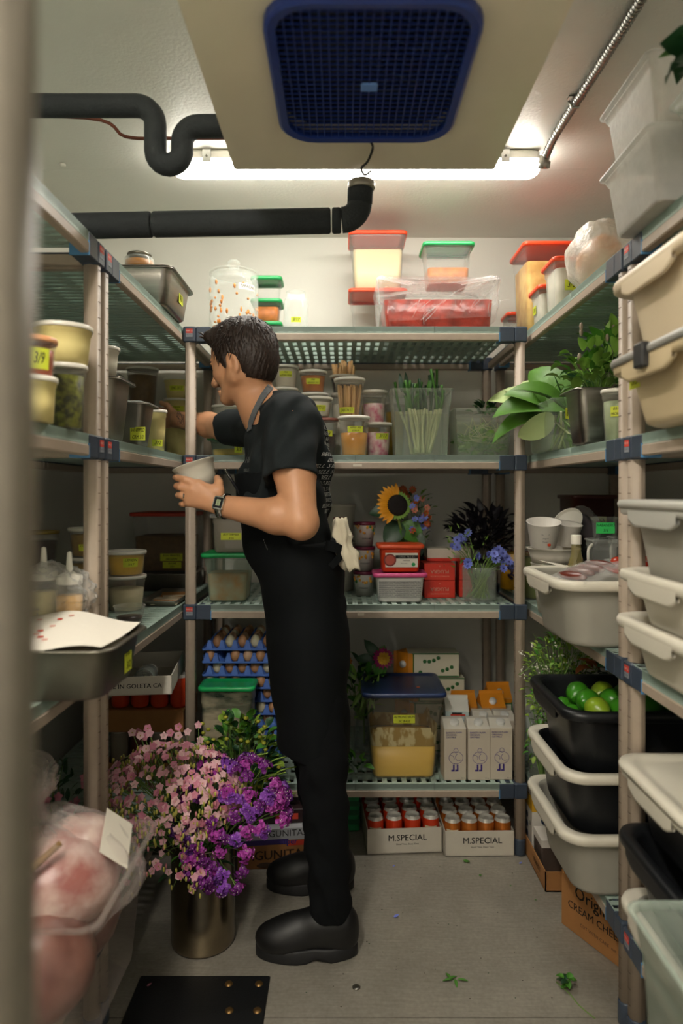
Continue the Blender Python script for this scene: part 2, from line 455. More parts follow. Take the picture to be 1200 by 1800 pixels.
for k in range(5):
    a = k * 2 * pi / 5
    rot = Matrix.Rotation(a, 4, 'Z')
    rows = []
    for i in range(6):
        rad = .04 + .115 * i / 5; wd = .35 + .35 * i / 5
        rows.append([rot @ Vector((rad * math.cos(q * wd), rad * math.sin(q * wd), .02 + q * .022)) for q in (-.9, -.3, .3, .9)])
    b.loft(rows, dk, closed=False)
b.lathe([(.001, 0), (.038, .002), (.042, .01), (.042, .05)], dk, 20); b.build('fan_blades', ev, (gc[0], gc[1], ez + .04))
# sensor wire with the drain pipe fitting
b = MB(); b.tube(bez([(.062, 1.51, ez - .014), (.068, 1.545, ez - .012), (.058, 1.59, ez - .02), (.045, 1.64, ez - .012), (.055, 1.69, ez - .005), (.07, 1.705, ez + .012)], 6), .0028, ink, 6); b.build('sensor_wire', ev)

# ---- pipes
def arc(c, u, v, r, a0, a1, n=10): return [Vector(c) + Vector(u)*r*math.cos(a0+(a1-a0)*i/n) + Vector(v)*r*math.sin(a0+(a1-a0)*i/n) for i in range(n+1)]
b = MB(); y = 1.62; X = Vector((1, 0, 0)); Z = Vector((0, 0, 1))
pr = .0262
zt = PZ(186, y); xl = PX(273, y); xr_ = PX(320, y); zr = PZ(222, y); zb = PZ(290, y)
pts = [Vector((XL, y, zt + .002))] + [Vector((PX(px, y), y, zt)) for px in (120, 180, 230)]
pts += arc((xl - .045, y, zt - .045), X, Z, .045, pi/2, 0, 7)
rc = (xr_ - xl) / 2
pts += arc(((xl + xr_)/2, y, zb + rc), X, -Z, rc, pi, 0, 10) if False else [Vector((xl, y, zb + .05))] + arc(((xl+xr_)/2, y, zb + rc), X, -Z, rc, pi, 2*pi, 0 or 10)[::1] if False else [Vector((xl, y, zb + .045))] + arc(((xl+xr_)/2, y, zb + rc), X, Z, rc, pi, 2*pi, 10)
pts += [Vector((xr_, y, zb + .05))] + arc((xr_ + .04, y, zr - .04), X, Z, .04, pi, pi/2, 7) + [Vector((-.2605, y, zr))]
b.tube(pts, pr, foam, 16)
tr = b.build('insulated_pipe', None, label='black foam-covered pipe with a U-shaped trap under the ceiling, left of cooling unit', cat='pipe')
b = MB(); y = 1.72; zl = PZ(397, y); zr = PZ(387, y); xe = PX(632, y)
seg = [XL, PX(268, y), PX(582, y), xe - .045]
zz = lambda x: zl + (zr - zl) * (x - PX(160, y)) / (xe - PX(160, y))
for i in range(3):
    x0, x1 = seg[i] + .0015, seg[i+1] - .0015
    b.tube([(x0, y, zz(x0)), (x0 + .004, y, zz(x0)), (x1 - .004, y, zz(x1)), (x1, y, zz(x1))], [.028, .0315, .0315, .028], foam, 18)
b.tube(arc((xe - .045, y, zr + .045), X, Z, .045, -pi/2, 0, 8), .0315, foam, 18)
b.tube([(xe, y, zr + .04), (xe + .001, y - .008, zr + .07), (xe + .003, y - .014, 2.085)], [.0315, .032, .031], foam, 18)
dp = b.build('drain_pipe', None, label='black foam-wrapped drain pipe running left from under the cooling unit', cat='pipe')
b = MB(); b.lathe([(.032, 0), (.034, .004), (.034, .016), (.031, .02)], steel_d, 18, True, True); b.build('hose_clamp', dp, (xe + .004, y - .012, 2.066))
b = MB(); yw = 1.78; b.tube(bez([(XL, yw, PZ(206, yw) + .0), (PX(150, yw), yw, PZ(207, yw)), (PX(220, yw), yw, PZ(240, yw)), (PX(290, yw), yw, PZ(243, yw)), (PX(380, yw), yw, PZ(243, yw)), (-.17, yw, PZ(243, yw))], 6), .0045, mat('copper line', '6b3a2a', .4, .5), 8)
b.build('copper_tube', None, label='thin copper tube curving behind the U-shaped black pipe', cat='tube')
b = MB(); b.ball((0, 0, 0), (.012, .012, .006), whitep); b.build('cap', None, (PX(114, 2.42), 2.4, ZC - .005), label='small white plug in the ceiling beside the panel seam', cat='plug')

# ================================================================ shelving
LV = (.263, .906, 1.443, 1.905)
_mat_mesh = {}
def deck_mat(w, d):
    """one lift-out grid mat: ribs along y every 33 mm, cross bars every 85 mm; top at z=0"""
    k = (round(w, 4), round(d, 4))
    if k not in _mat_mesh:
        b = MB(); n = max(2, round(w / .034)); m = max(2, round(d / .085))
        for i in range(n + 1):
            x = -w/2 + w * i / n; hw = .0088
            b.box(max(-w/2, x - hw), min(w/2, x + hw), -d/2, d/2, -.02, 0, deckm)
        for j in range(m + 1):
            y = -d/2 + d * j / m
            b.box(-w/2, w/2, max(-d/2, y - .014), min(d/2, y + .014), -.017, -.0012, deckm)
        b.box(-w/2, w/2, -d/2, -d/2 + .003, -.024, -.0002, deckm); b.box(-w/2, w/2, d/2 - .003, d/2, -.024, -.0002, deckm)
        o = b.build('deck_mat'); _mat_mesh[k] = o.data; bpy.data.objects.remove(o)
    return _mat_mesh[k]
_post = None
def post_mesh():
    global _post
    if _post is None:
        b = MB(); n = 24; rings = []
        prof = [.0195 - (.0022 if k % 4 == 0 else 0) for k in range(n)]
        for z in (.03, 1.895): rings.append([(prof[k]*math.cos(2*pi*k/n), prof[k]*math.sin(2*pi*k/n), z) for k in range(n)])
        b.loft(rings, beige, True, True)
        for k in range(int(1.8 / .038)):      # the numbered grooves
            z = .09 + k * .038
            for a0 in (-.45, pi - .45):
                b.loft([[(.0198*math.cos(a0 + i*.15), .0198*math.sin(a0 + i*.15), z + q) for i in range(7)] for q in (0, .0022)], mat('groove', '7a6b5e', .6), sm=False, closed=False)
        o = b.build('post'); _post = o.data; bpy.data.objects.remove(o)
    return _post
def obj(name, me, parent, loc=(0, 0, 0), rotz=0, **kw): return put(bpy.data.objects.new(name, me), parent, loc, rotz, **kw)
_foot = None
def unit(label, x0, x1, y0, y1, axis, levels=LV, logo=()):
    """x0..x1, y0..y1 outer footprint; axis 'x' = long side along x; logo = [(x or y side,...)]"""
    global _foot
    u = thing('shelving_unit', label, 'shelving unit', ((x0+x1)/2, (y0+y1)/2, 0))
    W, D = x1 - x0, y1 - y0
    if _foot is None:
        b = MB(); b.lathe([(.018, 0), (.0215, .004), (.0215, .055), (.02, .06)], slate, 18, True, True); o = b.build('foot'); _foot = o.data; bpy.data.objects.remove(o)
    pi_ = .0225
    for sx in (-1, 1):
        for sy in (-1, 1):
            p = obj('post', post_mesh(), u, (sx*(W/2 - pi_), sy*(D/2 - pi_), 0))
            obj('foot', _foot, p)
    for z in levels:
        b = MB()
        th = .05
        for s in (-1, 1):   # beams: lower taupe rail with a rounded lip
            b.bbox(-W/2 + .046, W/2 - .046, min(s*D/2, s*(D/2-.022)), max(s*D/2, s*(D/2-.022)), -th, -.0245, beige, .004)
            b.box(-W/2 + .04, W/2 - .04, min(s*(D/2 - .003), s*(D/2-.02)), max(s*(D/2-.003), s*(D/2-.02)), -.0245, -.0205, slate)
            b.bbox(min(s*W/2, s*(W/2-.022)), max(s*W/2, s*(W/2-.022)), -D/2 + .046, D/2 - .046, -th, -.0245, beige, .004)
            b.box(min(s*(W/2-.003), s*(W/2-.02)), max(s*(W/2-.003), s*(W/2-.02)), -D/2 + .04, D/2 - .04, -.0245, -.0205, slate)
        sh = b.build('shelf', u, (0, 0, z))
        # mats fill the length
        L = W if axis == 'x' else D; n = max(1, round((L - .1) / .3)); w = (L - .096) / n
        for i in range(n):
            c = -L/2 + .048 + w * (i + .5)
            if axis == 'x': obj('deck_mat', deck_mat(w - .001, D - .004), sh, (c, 0, 0))
            else: obj('deck_mat', deck_mat(w - .001, W - .004), sh, (0, c, 0), pi/2)
        for sx in (-1, 1):
            for sy in (-1, 1):
                b = MB(); cx, cy = sx*(W/2 - pi_), sy*(D/2 - pi_)
                b.bbox(cx - .0235, cx + .0235, cy - .0235, cy + .0235, -.056, .0005, slate, .006)
                if axis == 'x':
                    xa, xb = sorted((sx*(W/2 - .046), sx*(W/2 - .1))); b.bbox(xa, xb, cy - .0228, cy + .0228, -.054, -.0012, slate, .003)
                    e = xb if sx < 0 else xa; b.box(e - .0018, e + .0018, cy - .0232, cy + .0232, -.055, -.022, sky_b)
                else:
                    ya, yb = sorted((sy*(D/2 - .046), sy*(D/2 - .1))); b.bbox(cx - .0228, cx + .0228, ya, yb, -.054, -.0012, slate, .003)
                    e = yb if sy < 0 else ya; b.box(cx - .0232, cx + .0232, e - .0018, e + .0018, -.055, -.022, sky_b)
                cc = b.build('corner_connector', sh)
                for nx, ny, ax, ay in logo:
                    if (ax, ay) == (sx, sy):
                        b = MB(); T = FACE((cx + nx*.0242, cy + ny*.0242, -.024), nx, ny)
                        b.T = T; b.box(-.012, .012, -.0005, .015, -.0008, .0004, red_l); b.box(-.012, .012, -.014, -.0015, -.0008, .0004, mat('logo grey', '8d939b', .5)); b.T = None
                        b.text('MAX Q', .0072, whitep, T @ Matrix.Translation((0, .0075, .0007))); b.text('METRO', .0064, slate, T @ Matrix.Translation((0, -.0075, .0007)))
                        b.build('logo_plate', cc)
    return u
BX0, BX1, BY0, BY1 = -.5725, .663, 2.45, 3.06
unit('taupe and sage shelving unit along the back wall behind the man', BX0, BX1, BY0, BY1, 'x', logo=[(0, -1, -1, -1)])
LX = -.5765; RX = .678
unit('shelving unit along the left wall, the one reaching into the back corner', LX - .53, LX, 1.665, 3.06, 'y', logo=[(1, 0, 1, -1)])
unit('shelving unit along the left wall nearest the door', LX - .53, LX, .55, 1.655, 'y', logo=[(1, 0, 1, 1)])
unit('shelving unit along the right wall, the one reaching into the back corner', RX, RX + .55, 1.66, 3.06, 'y', logo=[])
unit('shelving unit along the right wall nearest the door', RX, RX + .55, .60, 1.65, 'y', logo=[(-1, 0, -1, 1)])
# ================================================================ container kit
pp = mat('frosted deli plastic', 'e9e6da', .25, alpha=.045, edge=.35)
pp_w = mat('milky deli plastic', 'e6e1d3', .35, alpha=.55, edge=.9)
clr = mat('clear polycarbonate', 'dfe4e0', .1, alpha=.025, edge=.35)
clr_g = mat('cloudy green-grey box', 'cfdcd2', .25, alpha=.12, edge=.5)
clr_m = mat('scuffed clear box', 'd9dcd6', .4, alpha=.16, edge=.55)
glass = mat('clear glass', 'e6efe8', .04, alpha=.025, edge=.45, spec=.8)
film = mat('cling film', 'f0f0ee', .08, alpha=.05, edge=.5, spec=.9, bump=(45, 1.0, .01))
lid_w = mat('deli lid', 'efebdf', .32, alpha=.82, edge=1)
orange_lid = mat('orange red lid', 'ee4a22', .35)
green_lid = mat('green lid', '169a52', .35)
blue_lid = mat('navy lid', '1d3059', .35)
tub_grey = mat('grey tub plastic', 'a6a397', .42, noise=(12, .1), bump=(150, .05))
tub_white = mat('cream tub plastic', 'd9d3c3', .42, noise=(9, .06), bump=(150, .05))
card = mat('brown cardboard', 'a3713f', .8, noise=(30, .12))
card_w = mat('white cardboard', 'd8d1c2', .7, noise=(25, .06))
print_r = mat('red print', 'c8402c', .6)
def towards(loc): return math.atan2(-loc[1], -loc[0])
def tape_round(parent, rf, zc, w, h, ang, lines, m=tape, size=None):
    """strip of tape bent round a cup wall; rf(z) gives the radius"""
    b = MB(); n = 8; r0 = rf(zc)
    rows = []
    for z in (zc - h/2, zc + h/2):
        rows.append([((rf(z) + .0009) * math.cos(ang + (i/n - .5) * w / r0), (rf(z) + .0009) * math.sin(ang + (i/n - .5) * w / r0), z) for i in range(n + 1)])
    b.loft(rows, m, closed=False)
    k = len(lines); sz = size or h / k * .78
    for i, s in enumerate(lines):
        zl = zc + h * (.5 - (i + .5) / k)
        ln = max(len(s), 1) * sz * .62; q = min(1, w * .9 / ln)
        def wrap(p, zl=zl, q=q):
            z = zl + p.y; r = rf(z) + .0014; a = ang + p.x * q / r0
            return Vector((r * math.cos(a), r * math.sin(a), z))
        b.text(s, sz, ink, None, wrap=wrap, bold=.012, shear=.25)
    return b.build('label_tape', parent)
def tape_flat(parent, T, w, h, lines, m=tape):
    b = MB(); b.T = T; b.box(-w/2, w/2, -h/2, h/2, -.0004, .0004, m); b.T = None
    k = len(lines)
    for i, s in enumerate(lines):
        sz = h / k * .78; ln = max(len(s), 1) * sz * .62; q = min(1, w * .9 / ln)
        b.text(s, sz, ink, T @ Matrix.Translation((0, h * (.5 - (i + .5) / k), .0008)) @ Matrix.Diagonal((q, 1, 1, 1)), bold=.012, shear=.25)
    return b.build('label_tape', parent)
def deli(label, loc, h, rt, rb=None, fill=None, frac=.85, wall=pp, lid=lid_w, lab=None, off=0, lz=.5, lw=None, lh=.022, name='deli_container', group=None, tm=tape, cat='container', chunks=None):
    rb = rb or rt * .78; t = thing(name, label, cat, loc, group=group)
    hb = h - .006 if lid else h; rf = lambda z: rb + (rt - .002 - rb) * z / hb
    b = MB(); b.lathe([(rb - .004, .0015), (rb, .0), (rf(hb*.5), hb*.5), (rf(hb*.86), hb*.86), (rf(hb*.86) + .0016, hb*.865), (rf(hb) + .001, hb - .003), (rt + .001, hb - .002), (rt, hb), (rf(hb) - .001, hb - .001), (rf(hb*.86) - .0006, hb*.85)], wall, 30, True)
    b.build('cup', t)
    if fill:
        b = MB(); zt = hb * frac; b.lathe([(rb - .004, .003), (rf(.004) - .003, .004), (rf(zt*.6) - .0026, zt*.6), (rf(zt) - .0026, zt), (rf(zt)*.5, zt + .002)], fill, 26, True, True)
        if chunks:
            for i in range(chunks[1]):
                a = R.random()*6.28; q = math.sqrt(R.random()) * (rf(zt) - .014)
                b.ball((q*math.cos(a), q*math.sin(a), zt), (.012, .01, .007), chunks[0], 7, 4)
        b.build('contents', t)
    if lid:
        b = MB(); b.lathe([(rt - .006, h - .006), (rt + .0014, h - .0105), (rt + .0022, h - .007), (rt + .0022, h - .001), (rt + .0005, h), (rt - .005, h), (rt - .0065, h - .004), (.001, h - .004)], lid, 30); b.build('lid', t)
    if lab: tape_round(t, lambda z: rf(z) + (.0004), hb * lz, lw or rt * 1.0, lh, towards(loc) + off, lab, tm)
    return t
def box_lid(w, d, m, h=.014, r=.02, z=0):
    b = MB(); R_ = lambda q, zz: rr(w + q, d + q, r, zz, 4)
    b.loft([R_(-.01, z - h*.5), R_(.006, z - h*.6), R_(.01, z - h*.3), R_(.01, z + h*.3), R_(.004, z + h*.5), R_(-.016, z + h*.5), R_(-.028, z + h*.05), R_(-.05, z + h*.02)], m, False, True)
    return b
def storage(label, loc, w, d, h, wall=clr, lid=None, fill=None, frac=.6, taper=.86, step=.8, rotz=0, lab=None, face=(0, -1), lpos=(0, .4), lsize=(.06, .025), name='storage_container', cat='container', group=None, tm=tape, r=.018, lip=.008, handles=False):
    """square food-storage box: tapered body, shoulder step, rolled rim, snap lid"""
    t = thing(name, label, cat, loc, rotz, group)
    hb = h - (.008 if lid else 0); W = lambda k: w * k - lip; D = lambda k: d * k - lip
    k1 = taper + (1 - taper) * step * .7
    b = MB()
    b.loft([rr(W(taper)-.01, D(taper)-.01, r*.8, .0), rr(W(taper), D(taper), r, .006), rr(W(k1), D(k1), r, hb*step), rr(W(k1)+.006, D(k1)+.006, r, hb*step + .004), rr(W(1), D(1), r, hb - .006), rr(w, d, r, hb - .005), rr(w, d, r, hb - .001), rr(W(1) + .001, D(1) + .001, r, hb), rr(W(1) - .003, D(1) - .003, r, hb - .004), rr(W(1) - .005, D(1) - .005, r, hb - .012)], wall, True)
    b.build('body', t)
    if fill:
        zt = hb * frac; kk = taper + (k1 - taper) * min(1, frac / step)
        q = .006
        b = MB(); b.loft([rr(W(taper)-.012, D(taper)-.012, r*.8, .004), rr(W(taper)-q, D(taper)-q, r, .008), rr(W(kk)-q, D(kk)-q, r, zt), rr(W(kk)*.6, D(kk)*.6, r, zt + .004)], fill, True, True)
        b.build('contents', t)
    if lid: box_lid(w, d, lid, z=h - .005, r=r).build('lid', t)
    if lab:
        nx, ny = face; z = hb * lpos[1]; k = taper + (k1 - taper) * min(1, lpos[1] / step) + (.012 if lpos[1] > step else 0)
        c = (nx * (W(k)/2 + .0012) + (0 if nx else lpos[0]), ny * (D(k)/2 + .0012) + (0 if ny else lpos[0]), z)
        tape_flat(t, FACE(c, nx, ny), lsize[0], lsize[1], lab, tm)
    return t
def steel_pan(label, loc, w, d, h, rotz=0, lid=False, m=steel, lab=None, face=(0, -1), lpos=(0, .4), lsize=(.045, .03), fill=None, frac=.7, name='steel_pan', r=.03):
    t = thing(name, label, 'pan', loc, rotz)
    a = lambda q, z, rr_=r: rr(w - .03 + q, d - .03 + q, rr_, z, 5)
    b = MB(); tp = -.028
    b.loft([a(tp - .02, 0), a(tp, .008), a(-.004, h*.8), a(.0, h - .006), a(.004, h - .001), a(.024, h), a(.03, h - .004), a(.028, h - .005), a(.022, h - .002), a(.002, h - .003), a(-.006, h - .01), a(tp - .004, .012), a(tp - .03, .004)], m, True, True)
    b.build('body', t)
    if lid:
        b = MB(); b.loft([a(.027, h + .0005), a(.027, h + .002), a(-.0, h + .002), a(-.02, h + .008), a(-.05, h + .009)], m if lid is True else lid, True, True); b.build('lid', t)
    if fill:
        b = MB(); q = tp + (-.004 - tp) * frac - .012; b.loft([a(tp - .04, .006), a(q, h*frac), a(q - .05, h*frac + .005)], fill, True, True); b.build('contents', t)
    if lab:
        nx, ny = face; f = tp + (-.004 - tp) * min(1, lpos[1] / .8)
        c = (nx * ((w - .03 + f)/2 + .0012) + (0 if nx else lpos[0]), ny * ((d - .03 + f)/2 + .0012) + (0 if ny else lpos[0]), h * lpos[1])
        tape_flat(t, FACE(c, nx, ny), lsize[0], lsize[1], lab)
    return t
def bus_tub(label, loc, w, d, h, m, rim=None, rotz=0, lid=None, lab=None, latch=None, group=None):
    """dish tub: w along x (end faces -x), d along y; rolled rim with deeper grip at the two ends"""
    rim = rim or m; t = thing('bus_tub', label, 'tub', loc, rotz, group)
    r = .06; bw = lambda q, z, rad=r: rr(w - .05 + q, d - .05 + q, rad, z, 6)
    b = MB(); b.loft([bw(-.075, 0), bw(-.055, .006), bw(-.048, .016), bw(-.006, h - .012), bw(.0, h - .004), bw(-.006, h - .004), bw(-.014, h - .016), bw(-.056, .018), bw(-.075, .006)], m, True, True)
    b.build('body', t)
    b = MB(); b.loft([bw(-.002, h - .022), bw(.034, h - .026), bw(.044, h - .022), bw(.047, h - .01), bw(.042, h - .002), bw(.03, h), bw(.006, h), bw(-.004, h - .004)], rim)
    for s in (-1, 1):   # grip skirt at each end
        n = 12; rows = []
        for z, o in ((h - .012, .0012), (h - .03, .0015), (h - .036, .0005), (h - .036, -.006), (h - .02, -.008)):
            row = []
            for i in range(n + 1):
                f = i / n * 2 - 1; e = max(0, 1 - max(0, abs(f) - .72) / .28); e = e * e * (3 - 2*e)
                yy = f * d * .27; zz = z - (.014 * e if z < h - .025 else 0)
                row.append((s * (w/2 - .0035 + o), yy * s, zz))
            rows.append(row)
        b.loft(rows, rim, closed=False)
    b.build('rim', t)
    if lid:
        b = MB(); b.loft([bw(.038, h - .008), bw(.052, h - .01), bw(.056, h + .0), bw(.05, h + .007), bw(.02, h + .009), bw(.0, h + .007), bw(-.012, h + .001), bw(-.04, h + .0005)], lid, False, True); b.build('lid', t)
    if latch:
        b = MB(); b.bbox(-w/2 - .012, -w/2 + .006, -.02, .02, h - .035, h + .012, latch, .004); b.build('latch', t)
    if lab:
        T = FACE((-(w - .05 - .025)/2 - .0025, lab[1], h * lab[2]), -1, 0); tape_flat(t, T, .05, .03, lab[0])
    return t
can_top = mat('can top', 'd4d1c8', .35, .35)
def can(label, loc, h=.122, r=.0325, body=None, group=None, stripe=None, name='drink_can'):
    t = thing(name, label, 'can', loc, group=group)
    b = MB(); b.lathe([(r*.72, .002), (r*.78, 0), (r*.86, .003), (r, .012), (r, h - .017), (r*.96, h - .011)], body, 24, True)
    if stripe:
        a0 = towards(loc)
        for z0, z1, wd, m in stripe:
            b.loft([[((r + .0004)*math.cos(a0 + (i/6 - .5)*wd), (r + .0004)*math.sin(a0 + (i/6 - .5)*wd), z) for i in range(7)] for z in (h*z0, h*z1)], m, closed=False)
    b.build('body', t)
    b = MB(); b.lathe([(r*.96, h - .011), (r*.82, h - .003), (r*.84, h), (r*.8, h), (r*.77, h - .005), (.001, h - .005)], can_top, 24)
    b.build('lid', t)
    b = MB(); b.loft([circ(.009, h - .0045, 10, 0, -.004, .013), circ(.009, h - .003, 10, 0, -.004, .013)], can_top, False, True); b.build('pull_tab', t)
    return t
def jar(label, loc, h, r, fill=None, frac=.5, lid=None, lab=None, name='glass_jar'):
    t = thing(name, label, 'jar', loc)
    b = MB(); prof = [(r*.8, 0), (r*.97, .003), (r, .012), (r, h*.74), (r*.9, h*.83), (r*.76, h*.87), (r*.76, h - .002), (r*.78, h), (r*.72, h), (r*.71, h*.87), (r*.86, h*.8), (r*.95, h*.72), (r*.95, .014), (r*.8, .006)]
    b.lathe(prof, glass, 28, True, True); b.build('body', t)
    if fill: b = MB(); b.lathe([(r*.86, .008), (r*.94, .014), (r*.94, h*frac), (r*.5, h*frac + .002)], fill, 24, True, True); b.build('contents', t)
    if lid: b = MB(); b.lathe([(r*.8, h*.88), (r*.83, h*.88), (r*.83, h), (r*.81, h + .002), (.001, h + .002)], lid, 28); b.build('lid', t)
    if lab: tape_round(t, lambda z: r, h*.3, r*.8, .02, towards(loc), lab)
    return t
def crumple(name, label, c, size, m, seed=1, n=40, amp=.3, loc=None, parent=None, cat='plastic film', k=3.1, rot=None):
    """crumpled film or bag: a closed blob with sharp folds"""
    rs = np.random.RandomState(seed); D = rs.normal(size=(9, 3)) * k; Ph = rs.rand(9) * 6.28
    b = MB(); rings = []
    for j in range(n // 2 + 1):
        a = -pi/2 + pi * j / (n // 2); q = max(math.cos(a), .002); ring = []
        for i in range(n):
            v = np.array((q*math.cos(2*pi*i/n), q*math.sin(2*pi*i/n), math.sin(a)))
            f = 1 + amp * float(np.abs(np.sin(D @ v + Ph)).mean() * 2 - 1.25) + amp * .45 * float(np.abs(np.sin(2.7 * (D @ v) + Ph * 3)).mean() * 2 - 1.25)
            ring.append((c[0] + v[0]*f*size[0], c[1] + v[1]*f*size[1], c[2] + v[2]*f*size[2]))
        rings.append(ring)
    b.loft(rings, m, True, True)
    return b.build(name, parent, loc, label=label, cat=cat if label else None)
def carton(mb, w, d, h, m, top=None, cap=None, gable=.03):
    mb.bbox(-w/2, w/2, -d/2, d/2, 0, h - gable, m, .002)
    mb.add([(-w/2, -d/2, h-gable), (w/2, -d/2, h-gable), (w/2, d/2, h-gable), (-w/2, d/2, h-gable), (-w/2, .001, h), (w/2, .001, h), (-w/2, -.001, h), (w/2, -.001, h)],
           [(0, 1, 5, 4), (2, 3, 6, 7), (1, 2, 7, 5), (3, 0, 4, 6), (4, 5, 7, 6)], top or m)
    mb.box(-w/2, w/2, -.0012, .0012, h - .002, h + .01, top or m)
def open_tray(name, label, loc, w, d, h, m, rotz=0, cat='tray', text=None, cut=0, inner=None, t_=.003):
    t = thing(name, label, cat, loc, rotz)
    b = MB(); b.box(-w/2, w/2, -d/2, d/2, 0, t_, m)
    for s in (-1, 1):
        b.box(-w/2, w/2, min(s*d/2, s*(d/2-t_)), max(s*d/2, s*(d/2-t_)), 0, h, m); b.box(min(s*w/2, s*(w/2-t_)), max(s*w/2, s*(w/2-t_)), -d/2, d/2, 0, h, m)
    b.build('tray', t)
    if text:
        b = MB()
        for s, sz, mm, x, z, bo in text: b.text(s, sz, mm, FACE((x, -d/2 - .0006, z), 0, -1), bold=bo)
        b.build('print', t)
    return t
# ---------------------------------------------------------------- plant kit
leaf_g = mat('mid green leaf', '4d8a2c', .45, noise=(30, .35))
leaf_l = mat('light green leaf', '86b24a', .45, noise=(30, .3))
leaf_d = mat('dark green leaf', '1f4a26', .42, noise=(30, .4))
leaf_k = mat('black purple leaf', '1b1720', .5, noise=(20, .4))
stem_g = mat('green stem', '6f8f45', .5)
stem_p = mat('pale stem', 'c9cf9a', .45)
def rdir(up=.3):
    a = R.random() * 6.28; z = R.uniform(-.4, 1) + up; v = Vector((math.cos(a), math.sin(a), z)); return v.normalized()
def foliage(b, c, size, n, m, ln=.03, w=.018, stems=None, up=.3, curl=.4):
    """leaves filling an ellipsoid volume, each on a thin stalk coming from the base"""
    for i in range(n):
        while True:
            v = Vector((R.uniform(-1, 1), R.uniform(-1, 1), R.uniform(-1, 1)))
            if v.length < 1: break
        p = Vector((c[0] + v.x*size[0], c[1] + v.y*size[1], c[2] + v.z*size[2])); d = (Vector((v.x, v.y, v.z*.4 + up)) + rdir()*.5).normalized()
        mm = m[i % len(m)] if isinstance(m, (list, tuple)) else m; s = R.uniform(.7, 1.25)
        b.leaf(p, d, Vector((0, 0, 1)) + rdir()*.5, ln*s, w*s, mm, curl=curl*R.uniform(.3, 1.5), n=4)
        if stems and i % stems[1] == 0:
            b.tube([(c[0] + v.x*size[0]*.3, c[1] + v.y*size[1]*.3, c[2] - size[2]*.9), (c[0] + v.x*size[0]*.7, c[1] + v.y*size[1]*.7, c[2] + (v.z - .5)*size[2]*.5), tuple(p)], .0012, stems[0], 5, False)
def petals(b, c, axis, n, ln, w, m, ctr=None, cr=.003, open_=1.2, notch=False, curl=.3):
    axis = Vector(axis).normalized(); u = axis.orthogonal().normalized(); v = axis.cross(u); c = Vector(c)
    for k in range(n):
        a = 2*pi*k/n + R.random()*.2; rad = u*math.cos(a) + v*math.sin(a)
        d = (rad * math.sin(open_) + axis * math.cos(open_)).normalized()
        b.leaf(c, d, axis, ln, w, m, curl=curl, n=3, fold=.08)
    if ctr: b.ball(tuple(c + axis*cr*.4), cr, ctr, 7, 4)
# ================================================================ back unit, top shelf
z1, z2, z3, z4 = LV[3] + .001, LV[2] + .001, LV[1] + .001, LV[0] + .001
def at(px, d, z): return (PX(px, d), d, z)
beige_f = mat('beige food', 'd8b56c', .6, noise=(45, .4), bump=(60, .4))
orange_f = mat('orange food', 'd07a2c', .5, noise=(40, .5), bump=(50, .4))
yellow_f = mat('pale custard yellow', 'e3cf86', .45, noise=(12, .06))
gold_f = mat('golden syrup', 'c98b35', .25, noise=(6, .15))
red_f = mat('red marinade', 'b5301c', .25, noise=(28, .65, .2), bump=(35, .8))
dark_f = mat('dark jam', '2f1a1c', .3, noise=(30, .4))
pink_f = mat('pink pickles', 'c65a7c', .35, noise=(38, .1, .16), col2='e8d9d2', bump=(40, .5))
white_f = mat('white food', 'e0dac8', .6, noise=(40, .15), bump=(50, .3))
green_f = mat('chopped green herbs', '4a4a16', .5, noise=(55, .75, .2), bump=(70, .6))
brown_f = mat('brown grain', '7a5a34', .6, noise=(60, .5), bump=(70, .5))
# glass cookie jar
L0 = at(411, 2.62, z1); t = thing('glass_jar', 'big round glass jar with a knobbed lid and orange streaks, on the top back shelf', 'jar', L0)
r = .094; b = MB(); b.lathe([(r*.9, 0), (r*.98, .004), (r, .015), (r, .2), (r*.985, .212), (r*.93, .222), (r*.93, .235), (r*.9, .235), (r*.9, .22), (r*.955, .21), (r*.965, .2), (r*.965, .016), (r*.85, .008)], glass, 36, True, True); b.build('body', t)
b = MB(); b.lathe([(r*.9, .006), (r*.955, .014), (r*.955, .028), (r*.5, .03)], mat('orange puree', 'e08a2c', .4), 30, True, True)
for i in range(46):
    a = R.random()*6.28; zz = R.uniform(.03, .19); b.ball(((r*.958)*math.cos(a), (r*.958)*math.sin(a), zz), (.005, .005, R.uniform(.004, .012)), MATS['orange puree'], 6, 4)
b.build('contents', t)
b = MB(); b.lathe([(r*.9, .236), (r*1.0, .236), (r*1.0, .243), (r*.8, .25), (.02, .256), (.016, .262), (.024, .27), (.024, .285), (.016, .292), (.001, .292)], glass, 32); b.build('lid', t)
tape_round(t, lambda z: r + .001, .17, .07, .022, towards(L0) + .55, ['TEPACHE'], mat('white tape', 'eceadf', .6))
# three green-lidded boxes
for k, (lb, f) in enumerate((('small clear box at the bottom of the green-lidded stack behind the big glass jar', green_f), ('small clear box of orange food mid-stack under another green-lidded box, behind the big jar', orange_f), ('small clear box on top of the green-lidded stack behind the big glass jar', None))):
    storage(lb, at(470, 2.805, z1 + k*.0915), .118, .118, .09, clr, green_lid, f, .75, group='green lidded stack on the top shelf')
jar('empty mason jar with yellow tape standing on the top back shelf', at(520, 2.6, z1), .165, .047, lab=['3/17'])
storage('tall clear box with orange lid, lower of two behind the film-wrapped bin', at(662, 2.92, z1), .235, .2, .245, clr, orange_lid, mat('grey food', '77726c', .6), .18)
storage('tall clear box of cream food with orange lid, on another box behind the wrapped bin', at(662, 2.92, z1 + .249), .235, .2, .235, clr_m, orange_lid, mat('cream liquid', 'e6d3a6', .4), .72)
t = storage('wide clear bin of red marinated food wrapped in cling film, on the top back shelf', at(763, 2.66, z1), .445, .27, .195, clr, None, red_f, .62, .9, .86)
